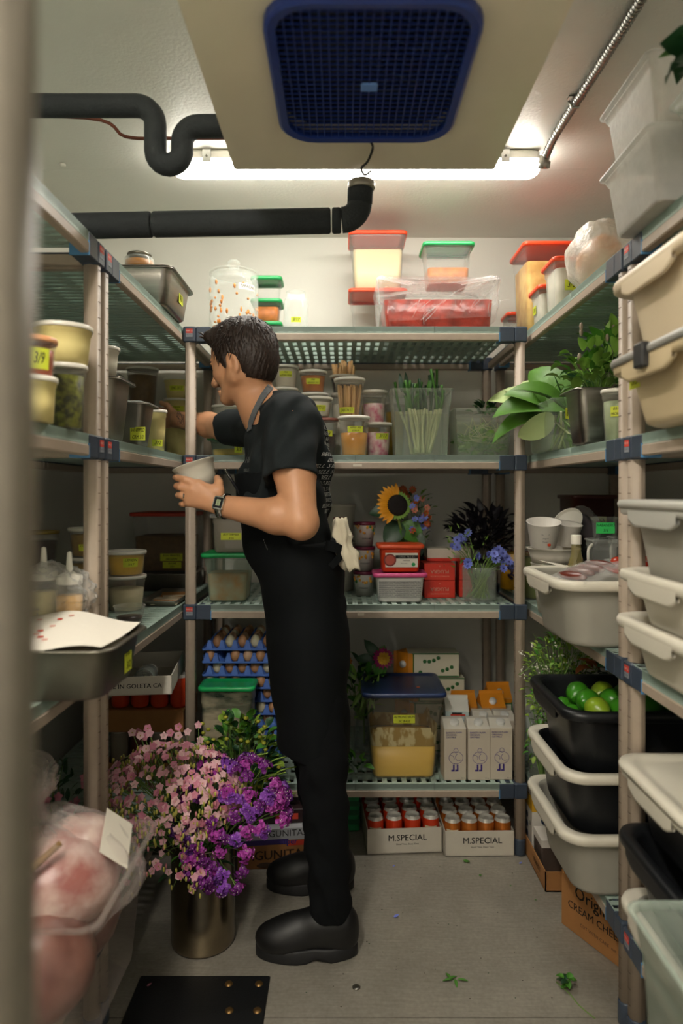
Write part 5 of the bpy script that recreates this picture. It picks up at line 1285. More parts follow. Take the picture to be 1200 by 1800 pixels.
# dahlia and greenery leaning by the batter container
t = thing('dahlia_bouquet', 'single pink and yellow dahlia with leafy stems in a jar left of the batter container', 'flowers', at(640, 2.79, z4))
b = MB(); b.lathe([(.035, 0), (.04, .004), (.04, .17), (.036, .17), (.036, .01)], glass, 22, True, True); b.build('jar', t)
dc = Vector(P3(673, 1157, 2.66)) - t.location
p1 = mat('dahlia magenta', 'a8286a', .5, noise=(30, .3)); p2 = mat('dahlia yellow', 'e0b440', .5, noise=(30, .3)); ax = Vector((.1, -1, .15))
for k in range(5):
    m_ = (p1, p1, p2, p2, p2)[k]; n_ = (18, 18, 15, 13, 9)[k]; ln_ = (.045, .040, .034, .024, .015)[k]; op = (1.5, 1.3, 1.1, .85, .5)[k]
    b = MB(); petals(b, dc + ax.normalized()*(-.004 + k*.003), ax, n_, ln_, ln_*.42, m_, p2 if k == 4 else None, .006, op, curl=-.2); b.build('petal_ring', t)
b = MB(); b.tube(bez([tuple(dc + Vector((0, .012, 0))), tuple(dc + Vector((-.05, .05, -.12))), (0, 0, .15), (0, 0, .02)], 5), .004, stem_g, 6)
for d_, l_ in (((-.6, 0, .8), .1), ((-.9, -.2, .1), .1), ((.3, -.1, .9), .06), ((.2, -.3, -1), .07), ((-.2, -.3, -1), .07)): b.leaf(dc + Vector((-.012, .02, -.01)), d_, (0, -1, .3), l_, .045, leaf_d if l_ > .08 else leaf_g, .3)
foliage(b, (dc.x - .085, dc.y + .03, dc.z - .14), (.06, .06, .12), 70, [leaf_g, leaf_d, leaf_l], .06, .024, (stem_g, 3), up=.5)
for i in range(8): b.leaf((dc.x - .1 + i*.01, dc.y, dc.z - .13), (R.uniform(-.5, .5), -.3, R.uniform(-1, .8)), (0, -1, 0), .08, .012, leaf_l)
b.build('leaves', t)
b = MB(); petals(b, dc + Vector((-.135, .04, -.02)), (.1, -1, .5), 8, .02, .012, mat('wilted orange', 'a8641c', .6), MATS['rust leaf'], .006, 1.7); b.build('wilted_flower', t)
b = MB(); foliage(b, (0, 0, 0), (.04, .03, .03), 22, [leaf_d, leaf_g], .04, .02); b.build('leaf_sprig', None, at(626, 2.50, z4 + .05), label='leafy sprig on the deck at the left of the batter container', cat='sprig')
# ================================================================ floor, back row
def beer_can(label, loc, body, grp):
    c = can(label, loc, .122, .0303, body, grp, [(.25, .62, 1.5, mat('can label blue', '2a3f66', .5)), (.66, .72, 1.5, mat('can label cream', 'd8cdb0', .5))] if R.random() < .25 else [(.3, .45, 1.4, MATS.get('can label cream') or mat('can label cream', 'd8cdb0', .5)), (.5, .56, 1.0, whitep)])
    return c
red_c = mat('red orange can', 'd8401c', .28, .25); cop_c = mat('copper can', 'c9742c', .25, .5)
for (px0, px1, d0, rz, m, nm) in ((652, 780, 2.475, .07, red_c, 'left'), (783, 905, 2.455, .02, cop_c, 'right')):
    w_ = .272 if nm == 'left' else .25; cx = PX((px0 + px1)/2, d0) - (.006 if nm == 'right' else .02); loc = (cx, d0 + .135, .002)
    open_tray('can_carton', 'white cardboard tray printed M.SPECIAL, the %s of two under the shelf' % nm, loc, w_, .275, .09, card_w, rz, 'carton', text=[('M.SPECIAL', .031, ink, .01, .055, .012), ('Good Time, Every Time', .0085, ink, .01, .033, 0)])
    Rm = Matrix.Rotation(rz, 4, 'Z')
    for j in range(4):
        for i in range(4):
            p = Rm @ Vector((-w_/2 + .0335 + i*(w_ - .067)/3, -.102 + j*.066, .004)); 
            beer_can('%s drink can, %s of the %s row in the %s tray' % ('orange-red' if nm == 'left' else 'copper', ('first', 'second', 'third', 'last')[i], ('front', 'second', 'third', 'back')[j], nm), (loc[0] + p.x, loc[1] + p.y, loc[2] + p.z), m, 'cans in the %s tray' % nm)
t = thing('plastic_crate', 'green plastic crate behind the man\'s leg under the back shelf', 'crate', at(611, 2.72, 0))
b = MB(); gcr = mat('green crate', '1c8a4a', .45); w_ = .1
b.bbox(-.1, .045, -.09, .09, .0, .15, gcr, .01)
for k in range(3): b.box(-.02, .0455, -.0915, -.0895, .03 + k*.035, .05 + k*.035, mat('crate slot', '0f5a30', .5)); 
b.build('crate', t)
t = thing('cardboard_box', 'brown and white beer carton printed LAGUNITAS behind the flower bucket', 'box', (-.262, 2.475, .001), .13)
b = MB(); b.bbox(-.155, .155, -.1, .1, 0, .135, card, .002); b.box(-.1555, .1555, -.1006, .1, .095, .1352, mat('grey white print', 'aeb0b4', .6)); b.build('carton', t)
b = MB(); T = FACE((0, -.1012, 0), 0, -1); dpr = mat('brown print', '3a2a1c', .7)
b.text('LAGUNITAS', .045, dpr, T @ Matrix.Translation((.01, .045, 0)), bold=.02); b.text('LAGUNITAS', .032, ink, T @ Matrix.Translation((.04, .118, 0)))
b.T = T; b.box(-.155, .06, .082, .1, .0002, .0006, mat('purple band', '3c2c6a', .6)); b.box(.06, .155, .075, .092, .0002, .0006, print_r); b.T = None
b.text('super', .028, purp, T @ Matrix.Translation((.06, .09, .001)), bold=.03)
b.ball((-.02, -.1012, .012), (.03, .0008, .01), dpr, 12, 5); b.build('print', t)
t = thing('drink_pack', 'dark red printed pack lying on the beer carton behind the flowers', 'pack', (-.265, 2.49, .1365), .1); b = MB(); b.bbox(-.13, .12, -.08, .08, 0, .05, mat('dark pack', '2a1618', .5), .004); b.box(.02, .1, -.081, -.08, .015, .035, print_r); b.build('pack', t)
# right floor
t = thing('cardboard_tray', 'low brown cardboard tray under the right shelf beside the back post', 'tray', (.768, 2.40, .001), 0)
b = MB(); b.box(-.105, .12, -.165, .18, 0, .004, card)
for q in ((-.105, -.101, -.165, .18), (.116, .12, -.165, .18), (-.105, .12, -.165, -.161), (-.105, .12, .176, .18)): b.box(*q, 0, .065, card)
b.build('tray', t)
b = MB(); T = FACE((-.1056, -.07, .034), -1, 0); b.text('FINEST', .026, dpr, T @ Matrix.Translation((0, .004, 0)), bold=.02); b.text('PRODUCE OF USA', .009, dpr, T @ Matrix.Translation((0, -.016, 0))); b.build('print', t)
for k, (y, nm) in enumerate(((2.50, 'farther'), (2.38, 'nearer'))):
    t = thing('milk_carton', 'yellow-topped white carton with blue dots in the floor tray, the %s one' % nm, 'carton', (.735, y, .0055), 0)
    b = MB(); hh = .2 if k == 0 else .115; b.bbox(-.055, .055, -.05, .05, 0, hh, mat('carton white', 'd6d0c6', .5) if k == 0 else mat('carton dark', '4a3f38', .5), .003); b.box(-.0556, .0556, -.0506, .0506, hh*.78, hh*1.002, mat('carton yellow', 'd0a024', .5) if k == 0 else MATS['carton white']); b.build('carton', t)
    if k == 0:
        b = MB(); T = FACE((0, -.0512, 0), 0, -1); T2 = FACE((-.0562, 0, 0), -1, 0)
        for T_ in (T, T2):
            b.T = T_
            for i in range(3): b.loft([circ(.012, 0, 16, -.012, .055 + i*.034), circ(.012, .0006, 16, -.012, .055 + i*.034)], mat('navy dots', '22304a', .5), False, True, False)
            b.T = None
        b.text('a', .03, MATS['navy dots'], T2 @ Matrix.Translation((.03, .11, .001)), bold=.02); b.build('print', t)
t = thing('cardboard_box', 'brown cardboard box printed Original CREAM CHEESE on the floor under the right shelf', 'box', (.885, 2.01, .001), 0)
b = MB(); ang = math.atan2(2.11 - 1.87, .66 - .778); n_ = Vector((-math.sin(ang), math.cos(ang), 0)); 
t.rotation_euler = (0, 0, .46)
b.bbox(-.17, .17, -.155, .155, 0, .165, card, .002); b.build('carton', t)
b = MB(); T = FACE((-.1708, 0, .08), -1, 0)
b.text('Original', .05, ink, T @ Matrix.Translation((-.02, .045, 0)), bold=.01); b.text('CREAM CHEESE', .031, ink, T @ Matrix.Translation((-.02, -.002, 0)), bold=.008); b.text('CUT WITH CARE  net 3 lb', .014, dpr, T @ Matrix.Translation((0, -.042, 0))); b.build('print', t)
# ================================================================ floor, left: bucket of flowers, polycarbonate box, mat
t = thing('steel_bucket', 'round steel container holding the pink and purple flowers, on the floor', 'bucket', (-.408, 2.0, .001))
b = MB(); st = mat('bucket steel', '9c8f78', .22, 1, noise=(4, .2), stretch=(1, 1, 8)); b.lathe([(.085, 0), (.091, .004), (.0925, .012), (.0915, .29), (.094, .295), (.094, .3), (.09, .3), (.088, .29), (.088, .015), (.001, .012)], st, 48, True); b.build('body', t)
bq = thing('flower_bouquet', 'large bouquet of pink and purple flowers spilling over the steel container', 'flowers', (-.408, 2.0, .02))
bc = Vector((0, 0, .31))
pinks = [mat('pink petal', 'd39aa6', .5, noise=(30, .15)), mat('rose petal', 'c87a90', .5, noise=(30, .2)), mat('pale pink petal', 'dcb0b4', .5)]
pm_ = []
for m_ in pinks:
    for v_ in range(2):
        b = MB(); petals(b, (0, 0, 0), (0, 0, 1), 5, .0135, .014, m_, mat('flower eye', 'b5a04a', .6), .0022, 1.25 + .15*v_, curl=.15); o = b.build('pink_blossom'); pm_.append(o.data); bpy.data.objects.remove(o)
def orient(o, ax):
    o.rotation_euler = Vector(ax).to_track_quat('Z', 'Y').to_euler(); o.rotation_euler.rotate_axis('Z', R.random()*6)
stems = MB(); buds = MB(); bud_m = [mat('bud yellow green', 'a8a24a', .5), mat('bud pink', 'c07a80', .5)]
def dome(cx, cy, cz, rx, ry, rz):
    a = R.random()*6.28; z = R.uniform(-.35, 1); q = math.sqrt(max(0, 1 - z*z)); return Vector((cx + rx*q*math.cos(a), cy + ry*q*math.sin(a), cz + rz*z)), Vector((q*math.cos(a)/rx, q*math.sin(a)/ry, z/rz)).normalized()
cnt = 0; rest = MB()
for i in range(560):
    p, nn = dome(-.085, -.04, .425, .205, .17, .13)
    if i < 40: p = Vector((R.uniform(-.22, .03), R.uniform(-.2, -.1), R.uniform(.22, .42))); nn = Vector((R.uniform(-.5, .3), -1, .2))
    if i % 4 == 0: stems.tube(bez([(R.uniform(-.05, .03), R.uniform(-.05, .05), .2), tuple(Vector((p.x*.55, p.y*.55, .3 + (p.z - .3)*.5))), tuple(p)], 3), .0012, stem_g, 5, False)
    ax_ = (nn + Vector((R.uniform(-.5, .5), R.uniform(-.9, .1), R.uniform(-.3, .4)))).normalized()
    if nn.y < .2 and i % 3 and cnt < 88:
        o = put(bpy.data.objects.new('pink_blossom', R.choice(pm_)), bq, p); orient(o, ax_); s = R.uniform(.7, 1.25); o.scale = (s, s, s); cnt += 1
    else:
        petals(rest, p, ax_, 5, .012, .01, R.choice(pinks), None, 0, 1.3)
    for q in range(2):
        if R.random() < .75:
            c = p + Vector((R.uniform(-.03, .03), R.uniform(-.03, .01), R.uniform(-.035, .01))); buds.ball(tuple(c), (.0032, .0032, .0075), bud_m[0 if R.random() < .8 else 1], 6, 4)
            if q: buds.tube([tuple(c - Vector((0, 0, .006))), tuple(p)], .0007, stem_g, 4, False)
for i in range(26):     # sprays reaching up on the left
    p = Vector((R.uniform(-.24, .0), R.uniform(-.06, .1), R.uniform(.5, .6))); o = put(bpy.data.objects.new('pink_blossom', R.choice(pm_)), bq, p) if cnt < 100 else None
    if o: orient(o, (0, -1, .5)); cnt += 1
    else: petals(rest, p, (R.uniform(-.4, .4), -1, .5), 5, .013, .011, R.choice(pinks), None, 0, 1.3)
    stems.tube([(p.x*.6, p.y*.6, .38), tuple(p)], .0011, stem_g, 5, False)
rest.build('more_pink_blossoms', bq, kind='stuff'); buds.build('buds', bq, kind='stuff')
purps = [mat('magenta statice', 'b040a6', .55, noise=(60, .3)), mat('violet statice', '8f4ab8', .55, noise=(60, .3)), mat('deep purple statice', '7f2a8a', .55, noise=(60, .3))]
stc = []
for m_ in purps:
    b = MB()
    for i in range(26):
        d_ = rdir(.5); c = Vector((d_.x*R.uniform(.004, .02), d_.y*R.uniform(.004, .02), d_.z*.012)); petals(b, c, d_, 4, .007, .008, m_, None, 0, 1.0)
        if i % 6 == 0: b.ball(tuple(c + d_*.004), .0013, wf, 5, 3)
    o = b.build('statice_head'); stc.append(o.data); bpy.data.objects.remove(o)
cnt = 0; rest = []
for i in range(150):
    p, nn = dome(.085, -.02, .36, .165, .15, .15)
    if i < 18: p = Vector((R.uniform(-.02, .14), R.uniform(-.17, -.11), R.uniform(.2, .32))); nn = Vector((.2, -1, 0))
    if nn.y > .45: continue
    if cnt < 98:
        o = put(bpy.data.objects.new('statice_head', R.choice(stc)), bq, p); orient(o, nn + Vector((0, -.4, .2))); s = R.uniform(.85, 1.35); o.scale = (s, s, s); cnt += 1
    if i % 2: stems.tube(bez([(R.uniform(-.02, .05), R.uniform(-.05, .05), .2), (p.x*.6, p.y*.6, .28 + (p.z - .28)*.5), tuple(p)], 3), .0013, stem_g, 5, False)
p = Vector((.125, -.10, .19)); stems.tube(bez([(.05, -.08, .28), (.09, -.1, .225), tuple(p)], 4), .0014, stem_g, 5, False); o = put(bpy.data.objects.new('statice_head', stc[0]), bq, p); o.scale = (.7, .7, .7)
foliage(stems, (-.02, .0, .3), (.14, .13, .12), 160, [leaf_d, leaf_g], .045, .012, None)
stems.build('stems_and_leaves', bq)
t = thing('greenery_bunch', 'bushy bunch of leafy greenery between the flowers and the egg trays', 'greenery', (-.335, 2.32, .001))
b = MB(); b.lathe([(.04, 0), (.045, .22), (.042, .22), (.04, .01)], mat('dark pot', '1c1b1a', .5), 20, True, True); b.build('pot', t, (-.06, -.02, 0))
b = MB(); foliage(b, (-.01, -.05, .40), (.15, .11, .17), 400, [leaf_g, leaf_d, leaf_d, hl], .04, .026, (stem_g, 4), up=.3)
for i in range(46): p = (R.uniform(-.15, .16), R.uniform(-.19, -.06), R.uniform(.36, .6)); b.ball(p, (.008, .008, .006), mat('yellow green floret', '9a9a2c', .5), 6, 4)
for i in range(14): p = Vector((R.uniform(-.05, .12), -.17, R.uniform(.28, .42))); b.tube(bez([tuple(p), tuple(p + Vector((.02, -.02, .06))), tuple(p + Vector((.08, -.01, .075)))], 4), .0022, hl, 5, False)
b.build('leaves', t)
# dim flowers behind the polycarbonate box
t = thing('flower_bunch', 'dim bunch of small pink flowers in the dark under the near left shelf', 'flowers', (-.82, 1.95, z4))
b = MB(); foliage(b, (0, -.08, .17), (.18, .12, .13), 160, leaf_d, .04, .014, (stem_g, 5))
b.build('leaves', t); b = MB()
for i in range(60): petals(b, (R.uniform(-.18, .18), R.uniform(-.2, -.1), R.uniform(.08, .3)), (R.uniform(-.4, .4), -1, .4), 5, .013, .011, pinks[1], None, 0, 1.3)
b.build('pink_blossoms', t, kind='stuff')
# polycarbonate box of bagged meat
t = storage('large clear box of bagged raw meat at the lower left', (-.72, 1.385, z4), .59, .41, .285, mat('smoky polycarbonate', 'b9ada4', .1, alpha=.035, edge=.4, spec=.8), None, None, .5, .88, .78, lip=.022, r=.03, name='food_box')
b = MB(); meat = mat('raw meat', '5c2a24', .35, noise=(9, .1, .2), col2='9a6a5c', bump=(20, .6))
for c, r_ in (((.12, -.06, .13), (.12, .1, .11)), ((-.06, .04, .13), (.14, .12, .11)), ((.13, .09, .15), (.11, .09, .12)), ((-.15, -.08, .1), (.1, .08, .09))): b.ball(c, r_, meat, 16, 9)
b.build('contents', t)
bagm = mat('meat bag film', 'd8ccc6', .12, alpha=.06, edge=.55, bump=(40, 1, .012), spec=.8)
t = thing('plastic_bag', 'tied clear bag of pinkish meat bulging out of the clear box', 'bag', (-.62, 1.42, z4 + .25))
crumple('bag', None, (.0, 0, .0), (.19, .15, .13), bagm, 31, 40, .2, parent=t)
b = MB(); mb_ = mat('pink meat', '8f4a42', .35, noise=(14, .1, .15), col2='cfb4a8', bump=(25, .6)); b.ball((0, 0, -.01), (.155, .12, .1), mb_, 18, 10); b.ball((.06, .05, .03), (.09, .07, .07), mb_, 14, 8); b.build('meat', t)
b = MB()
for i in range(14):
    a = i/14*6.28; b.tube(bez([(-.02 + .09*math.cos(a), .05*math.sin(a) + .02, .07), (-.03 + .015*math.cos(a), .02 + .015*math.sin(a), .125), (-.06 + .06*math.cos(a), .03 + .05*math.sin(a), .19)], 4), [.012, .011, .009, .007, .006, .008, .012, .016, .02], bagm, 6, False)
b.build('bag_neck', t)
crumple('bag_top', None, (-.075, .03, .185), (.085, .07, .06), bagm, 33, 34, .25, parent=t)
T = Matrix.Translation((.14, .02, .075)) @ Matrix.Rotation(.75, 4, 'Y') @ Matrix.Rotation(.3, 4, 'Z')
b = MB(); b.T = T; b.box(-.03, .04, -.075, .06, 0, .0012, card_w); b.T = None; b.build('paper_label', t)
b = MB(); b.tube([(0, 0, 0), (.11, .1, .085)], [.011, .006], mat('wooden stick', '8a6a42', .6), 8); b.build('wooden_stick', None, (-.665, 1.245, z4 + .27), label='brown wooden stick poking up at the front of the meat box', cat='stick')
# floor mat plate with rivets
t = thing('floor_plate', 'black floor plate with brass rivets at the lower left', 'plate', (-.40, 1.60, 0), 0)
b = MB(); b.bbox(-.145, .205, -.36, .243, 0, .006, mat('black plate', '101214', .5, noise=(40, .3), bump=(200, .15)), .004); b.build('plate', t)
for px, py in ((402, 1728), (455, 1728), (403, 1775), (452, 1775)):
    d = (CAMZ - .008)*1200/(py - 865); b = MB(); b.lathe([(.011, 0), (.009, .003), (.004, .0042), (.001, .0043)], mat('brass rivet', '7d6038', .4, .8), 14); b.build('rivet', t, (PX(px, d) + .40, d - 1.60, .006))
# ---------------------------------------------------------------- floor litter
def onfloor(px, py, z=.001): d = (CAMZ - z)*1200/(py - 865); return (PX(px, d), d, z)
b = MB(); b.lathe([(.0105, 0), (.011, .002), (.008, .0035), (.004, .003), (.001, .003)], steel, 16); b.build('floor_screw', None, onfloor(626, 1736, 0), label='round metal screw head set in the floor in front of the shoe', cat='screw')
for px, py, m_, s, nm in ((692, 1612, bl, .012, 'dark blue petal in the middle of the floor'), (690, 1523, bl, .007, 'tiny blue petal near the left can tray'), (912, 1518, bl, .008, 'tiny blue petal beside the right back post'), (258, 1733, pinks[1], .009, 'pink petal on the black floor plate')):
    b = MB(); b.leaf((0, 0, .0), (1, .3, .05), (0, 0, 1), s*1.6, s, m_, -.4); b.build('petal', None, onfloor(px, py, .008 if py == 1733 else .002), label=nm, cat='petal')
for px, py, s, nm, n_ in ((818, 1516, .02, 'green leaf scrap on the floor before the right can tray', 2), (842, 1540, .012, 'small green leaf scrap a little nearer than the can trays', 1), (896, 1558, .008, 'tiny green scrap near the right shelf', 1), (940, 1583, .008, 'tiny green scrap beside the cardboard tray', 1), (788, 1722, .03, 'feathery green scrap near the floor seam', 5)):
    b = MB()
    for i in range(n_): b.leaf((i*.006*(1 if n_ > 2 else .5), 0, .001), (math.cos(i*1.4 + .5), math.sin(i*1.4 + .5), .1), (0, 0, 1), s, s*(.3 if n_ > 2 else .8), leaf_g, .2)
    b.build('leaf_scrap', None, onfloor(px, py, .002), label=nm, cat='leaf')
t = thing('parsley_sprig', 'parsley sprig with a long stem lying on the floor at the right', 'sprig', onfloor(998, 1735, .002))
b = MB(); q0 = Vector(t.location); pA = Vector(onfloor(977, 1726)) - q0; pB = Vector(onfloor(1045, 1790)) - q0; pM = Vector(onfloor(1000, 1746)) - q0
b.tube(bez([tuple(pA), tuple(pM), tuple((pM + pB)/2 + Vector((-.006, 0, 0))), tuple(pB)], 5), .0016, stem_g, 6); b.build('stem', t)
b = MB()
for i in range(12): b.leaf((pM.x + R.uniform(-.01, .015), pM.y + .015 + R.uniform(-.005, .02), .006 + R.random()*.02), rdir(.2), (0, 0, 1), .024, .018, leaf_g if i % 3 else leaf_d, .4)
b.build('leaves', t)
rs_ = MB()
for i in range(60): x, y = R.uniform(-.1, .6), R.uniform(1.72, 2.45); rs_.ball((x, y, .0006), (R.uniform(.001, .003), R.uniform(.001, .002), .0006), dpr if i % 3 else leaf_d, 5, 3)
rs_.build('floor_crumbs', None, label='specks of dirt and crumbs scattered over the metal floor', cat='crumbs', kind='stuff')
# ================================================================ the man
skin = mat('skin', 'c48f6a', .48, noise=(28, .14), bump=(220, .1, .002), sss=.08)
hair_m = mat('dark brown hair', '2a1b12', .5, noise=(60, .5), bump=(160, .6, .003), spec=.4)
shirt_m = mat('black tee', '1f2426', .9, spec=.2, noise=(120, .15), bump=(500, .12, .001))
apron_m = mat('black apron', '0d1012', .85, spec=.15, noise=(160, .2), bump=(600, .15, .001))
trou_m = mat('black trousers', '0b0d0f', .9, spec=.15, bump=(500, .15, .001))
shoe_m = mat('black clog leather', '0b0b0c', .5, bump=(120, .1, .002))
man = thing('person', 'man in black T-shirt, apron and clogs reaching into the left shelf, clear tub in hand', 'person', (-.1, 2.08, 0))
MO = Vector(man.location)
V_ = lambda *a: np.array(a, float)
# head frame
psi, pit = math.radians(27), math.radians(10)
HF = V_(-math.cos(psi)*math.cos(pit), math.sin(psi)*math.cos(pit), -math.sin(pit))
HL = np.cross(V_(0, 0, 1), HF); HL /= np.linalg.norm(HL); HU = np.cross(HF, HL)
HC = np.array(P3(424, 622, 2.07)); HR = np.stack([HF, HL, HU], 1)
hp = lambda f, l, u: HC + HF*f + HL*l + HU*u
LS, LE, LW = np.array(P3(508, 742, 1.905)), np.array(P3(528, 916, 1.80)), np.array(P3(391, 889, 1.868))
RS, RE, RW = V_(-.255, 2.235, 1.515), np.array(P3(390, 751, 2.45)), np.array(P3(313, 738, 2.66))
NB, NT_ = np.array(P3(466, 728, 2.07)), np.array(P3(436, 672, 2.072))
LH, LK, LA = V_(-.10, 1.975, .95), np.array(P3(566, 1330, 1.94)), np.array(P3(580, 1600, 1.945))
RH, RK, RA = V_(-.11, 2.165, .95), V_(-.10, 2.20, .52), V_(-.055, 2.255, .12)
CH, AB, PE = V_(-.185, 2.065, 1.40), V_(-.165, 2.065, 1.19), V_(-.118, 2.07, .98)
TX = V_(1, .12, 0)
def torso(s, g=0, k=.04):
    s.cone(CH + V_(.02, 0, .045), CH - V_(-.01, 0, .08), .165 + g, .163 + g, k=k, flat=(TX, .70))
    s.cone(CH - V_(-.01, 0, .08), AB, .163 + g, .155 + g, k=k, flat=(TX, .72))
    s.cone(AB, PE, .155 + g, .172 + g, k=k, flat=(TX, .64))
    s.cone(CH + V_(.02, -.01, .09), LS + V_(.01, .03, -.0), .075 + g, .068 + g, k=k); s.cone(CH + V_(.01, .02, .09), RS, .075 + g, .064 + g, k=k)
    return s
s = SDF((-.80, 1.70, .02), (.12, 2.76, 1.86), .0036)
torso(s, -.012)
s.cone(NB + V_(.02, 0, -.03), NT_, .064, .056, k=.03); s.cone(NB + V_(.05, 0, -.01), CH + V_(.07, 0, .05), .05, .05, k=.04)
s.cone(NB, LS + V_(.02, .04, .0), .05, .05, k=.05); s.cone(NB, RS + V_(0, -.04, .0), .05, .05, k=.05)
for H_, K_, A_ in ((LH, LK, LA), (RH, RK, RA)):
    s.cone(H_, K_, .08, .05, k=.02); s.cone(K_, K_*.55 + A_*.45 + V_(.004, 0, 0), .046, .045, k=.01); s.cone(K_*.55 + A_*.45 + V_(.004, 0, 0), A_ + V_(0, 0, -.03), .045, .034, k=.01)
    s.cone(A_ + V_(.0, 0, -.05), A_ + V_(-.10, 0, -.07), .03, .025, k=.02)
# arms
s.cone(LS, LS*.5 + LE*.5, .058, .0565, k=.02); s.cone(LS*.5 + LE*.5, LE, .0565, .044, k=.02); s.ell(LE + V_(.006, 0, -.012), (.036, .036, .034), k=.02)
m1 = LE*.7 + LW*.3; s.cone(LE, m1 + V_(0, 0, .002), .043, .046, k=.02); s.cone(m1, LW, .046, .0295, k=.02)
s.cone(RS, RE, .056, .045, k=.02); m1 = RE*.72 + RW*.28; s.cone(RE, m1, .044, .044, k=.02); s.cone(m1, RW, .044, .03, k=.02, flat=((0, 0, 1), 1.05))
# left hand round the tub
fin = {'index': ((349, 851, 1.853), (326, 843.5, 1.853), (312, 840, 1.872), (307.5, 839, 1.896)),
       'middle': ((338.5, 861, 1.850), (317.5, 856, 1.853), (311, 854.5, 1.877), (310.5, 854.5, 1.902)),
       'ring': ((334, 872, 1.853), (319, 871, 1.858), (313.5, 870.5, 1.88), (315, 870.5, 1.903)),
       'little': ((332.5, 883, 1.859), (323, 886, 1.868), (319.5, 886, 1.885), (322, 885, 1.902))}
W_ = LW
for nm, r in (('index', .0098), ('middle', .0102), ('ring', .0097), ('little', .0086)):
    q = [np.array(P3(*p)) for p in fin[nm]]
    s.cone(W_*.75 + q[0]*.25, q[0], .019, .0128, k=.014); s.ell(q[0], (.0115, .0105, .0105), k=.006)
    s.poly(q, [r*1.12, r*1.04, r*.95, r*.82], k=.003)
s.cone(np.array(P3(372, 872, 1.862)), np.array(P3(346, 864, 1.862)), .021, .017, k=.012)
th = [np.array(P3(*p)) for p in ((381, 880, 1.868), (384.5, 862, 1.862), (384.5, 849, 1.872), (381.5, 840, 1.892))]
s.cone(W_*.5 + th[0]*.5, th[0], .022, .018, k=.012); s.poly(th, [.0165, .0125, .0115, .0095], k=.006); s.cone(th[1], np.array(P3(356, 857, 1.858)), .011, .012, k=.014)
# right hand, open, reaching past the pans
dr = (RW - RE) / np.linalg.norm(RW - RE); sd = np.cross(dr, V_(0, 0, 1)); sd /= np.linalg.norm(sd)
HB = RW + dr*.085; s.cone(RW, HB, .026, .024, k=.012, flat=(sd, .72)); s.cone(RW + V_(0, 0, .01), HB + V_(0, 0, .024), .02, .016, k=.01); s.cone(RW + V_(0, 0, -.01), HB + V_(0, 0, -.022), .02, .016, k=.01)
for i, (ln, r) in enumerate(((.072, .0095), (.08, .01), (.074, .0095), (.058, .0085))):
    b0 = HB + V_(0, 0, .03 - i*.0205) + dr*(.006 if i in (1, 2) else -.002); b1 = b0 + (dr*.9 + sd*-.3)*ln*.5; b2 = b1 + (dr*.7 - sd*.7)*ln*.5
    s.poly([b0 - dr*.02, b0, b1, b2], [r, r*1.1, r, r*.85], k=.004)
t0 = RW + V_(0, 0, .022) + dr*.03; s.poly([t0, t0 + dr*.03 + V_(0, 0, .028) - sd*.012, t0 + dr*.058 + V_(0, 0, .036) - sd*.024], [.014, .012, .0095], k=.006)
# head
s.ell(hp(-.008, 0, .008), (.096, .074, .09), HR, k=.02); s.ell(hp(.03, 0, .005), (.064, .062, .068), HR, k=.02)
s.ell(hp(.036, 0, -.058), (.052, .054, .062), HR, k=.02)
for l in (-1, 1):
    s.cone(hp(-.002, .056*l, -.078), hp(.066, .016*l, -.122), .021, .019, k=.02); s.ell(hp(.054, .036*l, -.052), (.03, .026, .027), HR, k=.015)
    s.cone(hp(-.01, .055*l, -.03), hp(-.002, .056*l, -.078), .022, .021, k=.02)
s.ell(hp(.073, 0, -.126), (.02, .023, .017), HR, k=.012)
s.cone(hp(.082, -.03, -.012), hp(.082, .03, -.012), .013, .013, k=.012)
for l in (-1, 1): s.ell(hp(.094, .031*l, -.031), (.015, .017, .010), HR, k=.008, op='s'); s.ell(hp(.077, .031*l, -.031), (.0125, .0135, .0115), HR, k=.003)
s.cone(hp(.088, 0, -.02), hp(.112, 0, -.066), .0085, .0125, k=.01)
for l in (-1, 1): s.ell(hp(.098, .013*l, -.071), (.011, .0085, .009), HR, k=.006)
s.ell(hp(.088, 0, -.097), (.011, .023, .0062), HR, k=.004); s.ell(hp(.086, 0, -.107), (.011, .02, .0068), HR, k=.004)
ea = math.radians(-14); er = HR @ np.array([[math.cos(ea), 0, -math.sin(ea)], [0, 1, 0], [math.sin(ea), 0, math.cos(ea)]])
for l in (-1, 1):
    s.ell(hp(-.016, .076*l, -.046), (.0205, .0085, .033), er, k=.006); s.ell(hp(-.008, .074*l, -.076), (.009, .007, .011), HR, k=.006)
    s.ell(hp(-.012, .088*l, -.042), (.0135, .0105, .022), er, k=.003, op='s')
s.cone(hp(-.03, 0, -.06), NT_, .062, .056, k=.02); s.cone(hp(.02, 0, -.105), NB + V_(-.035, 0, .03), .035, .04, k=.025)
body = s.build('body', [skin], man, smooth=2, loc=-MO)
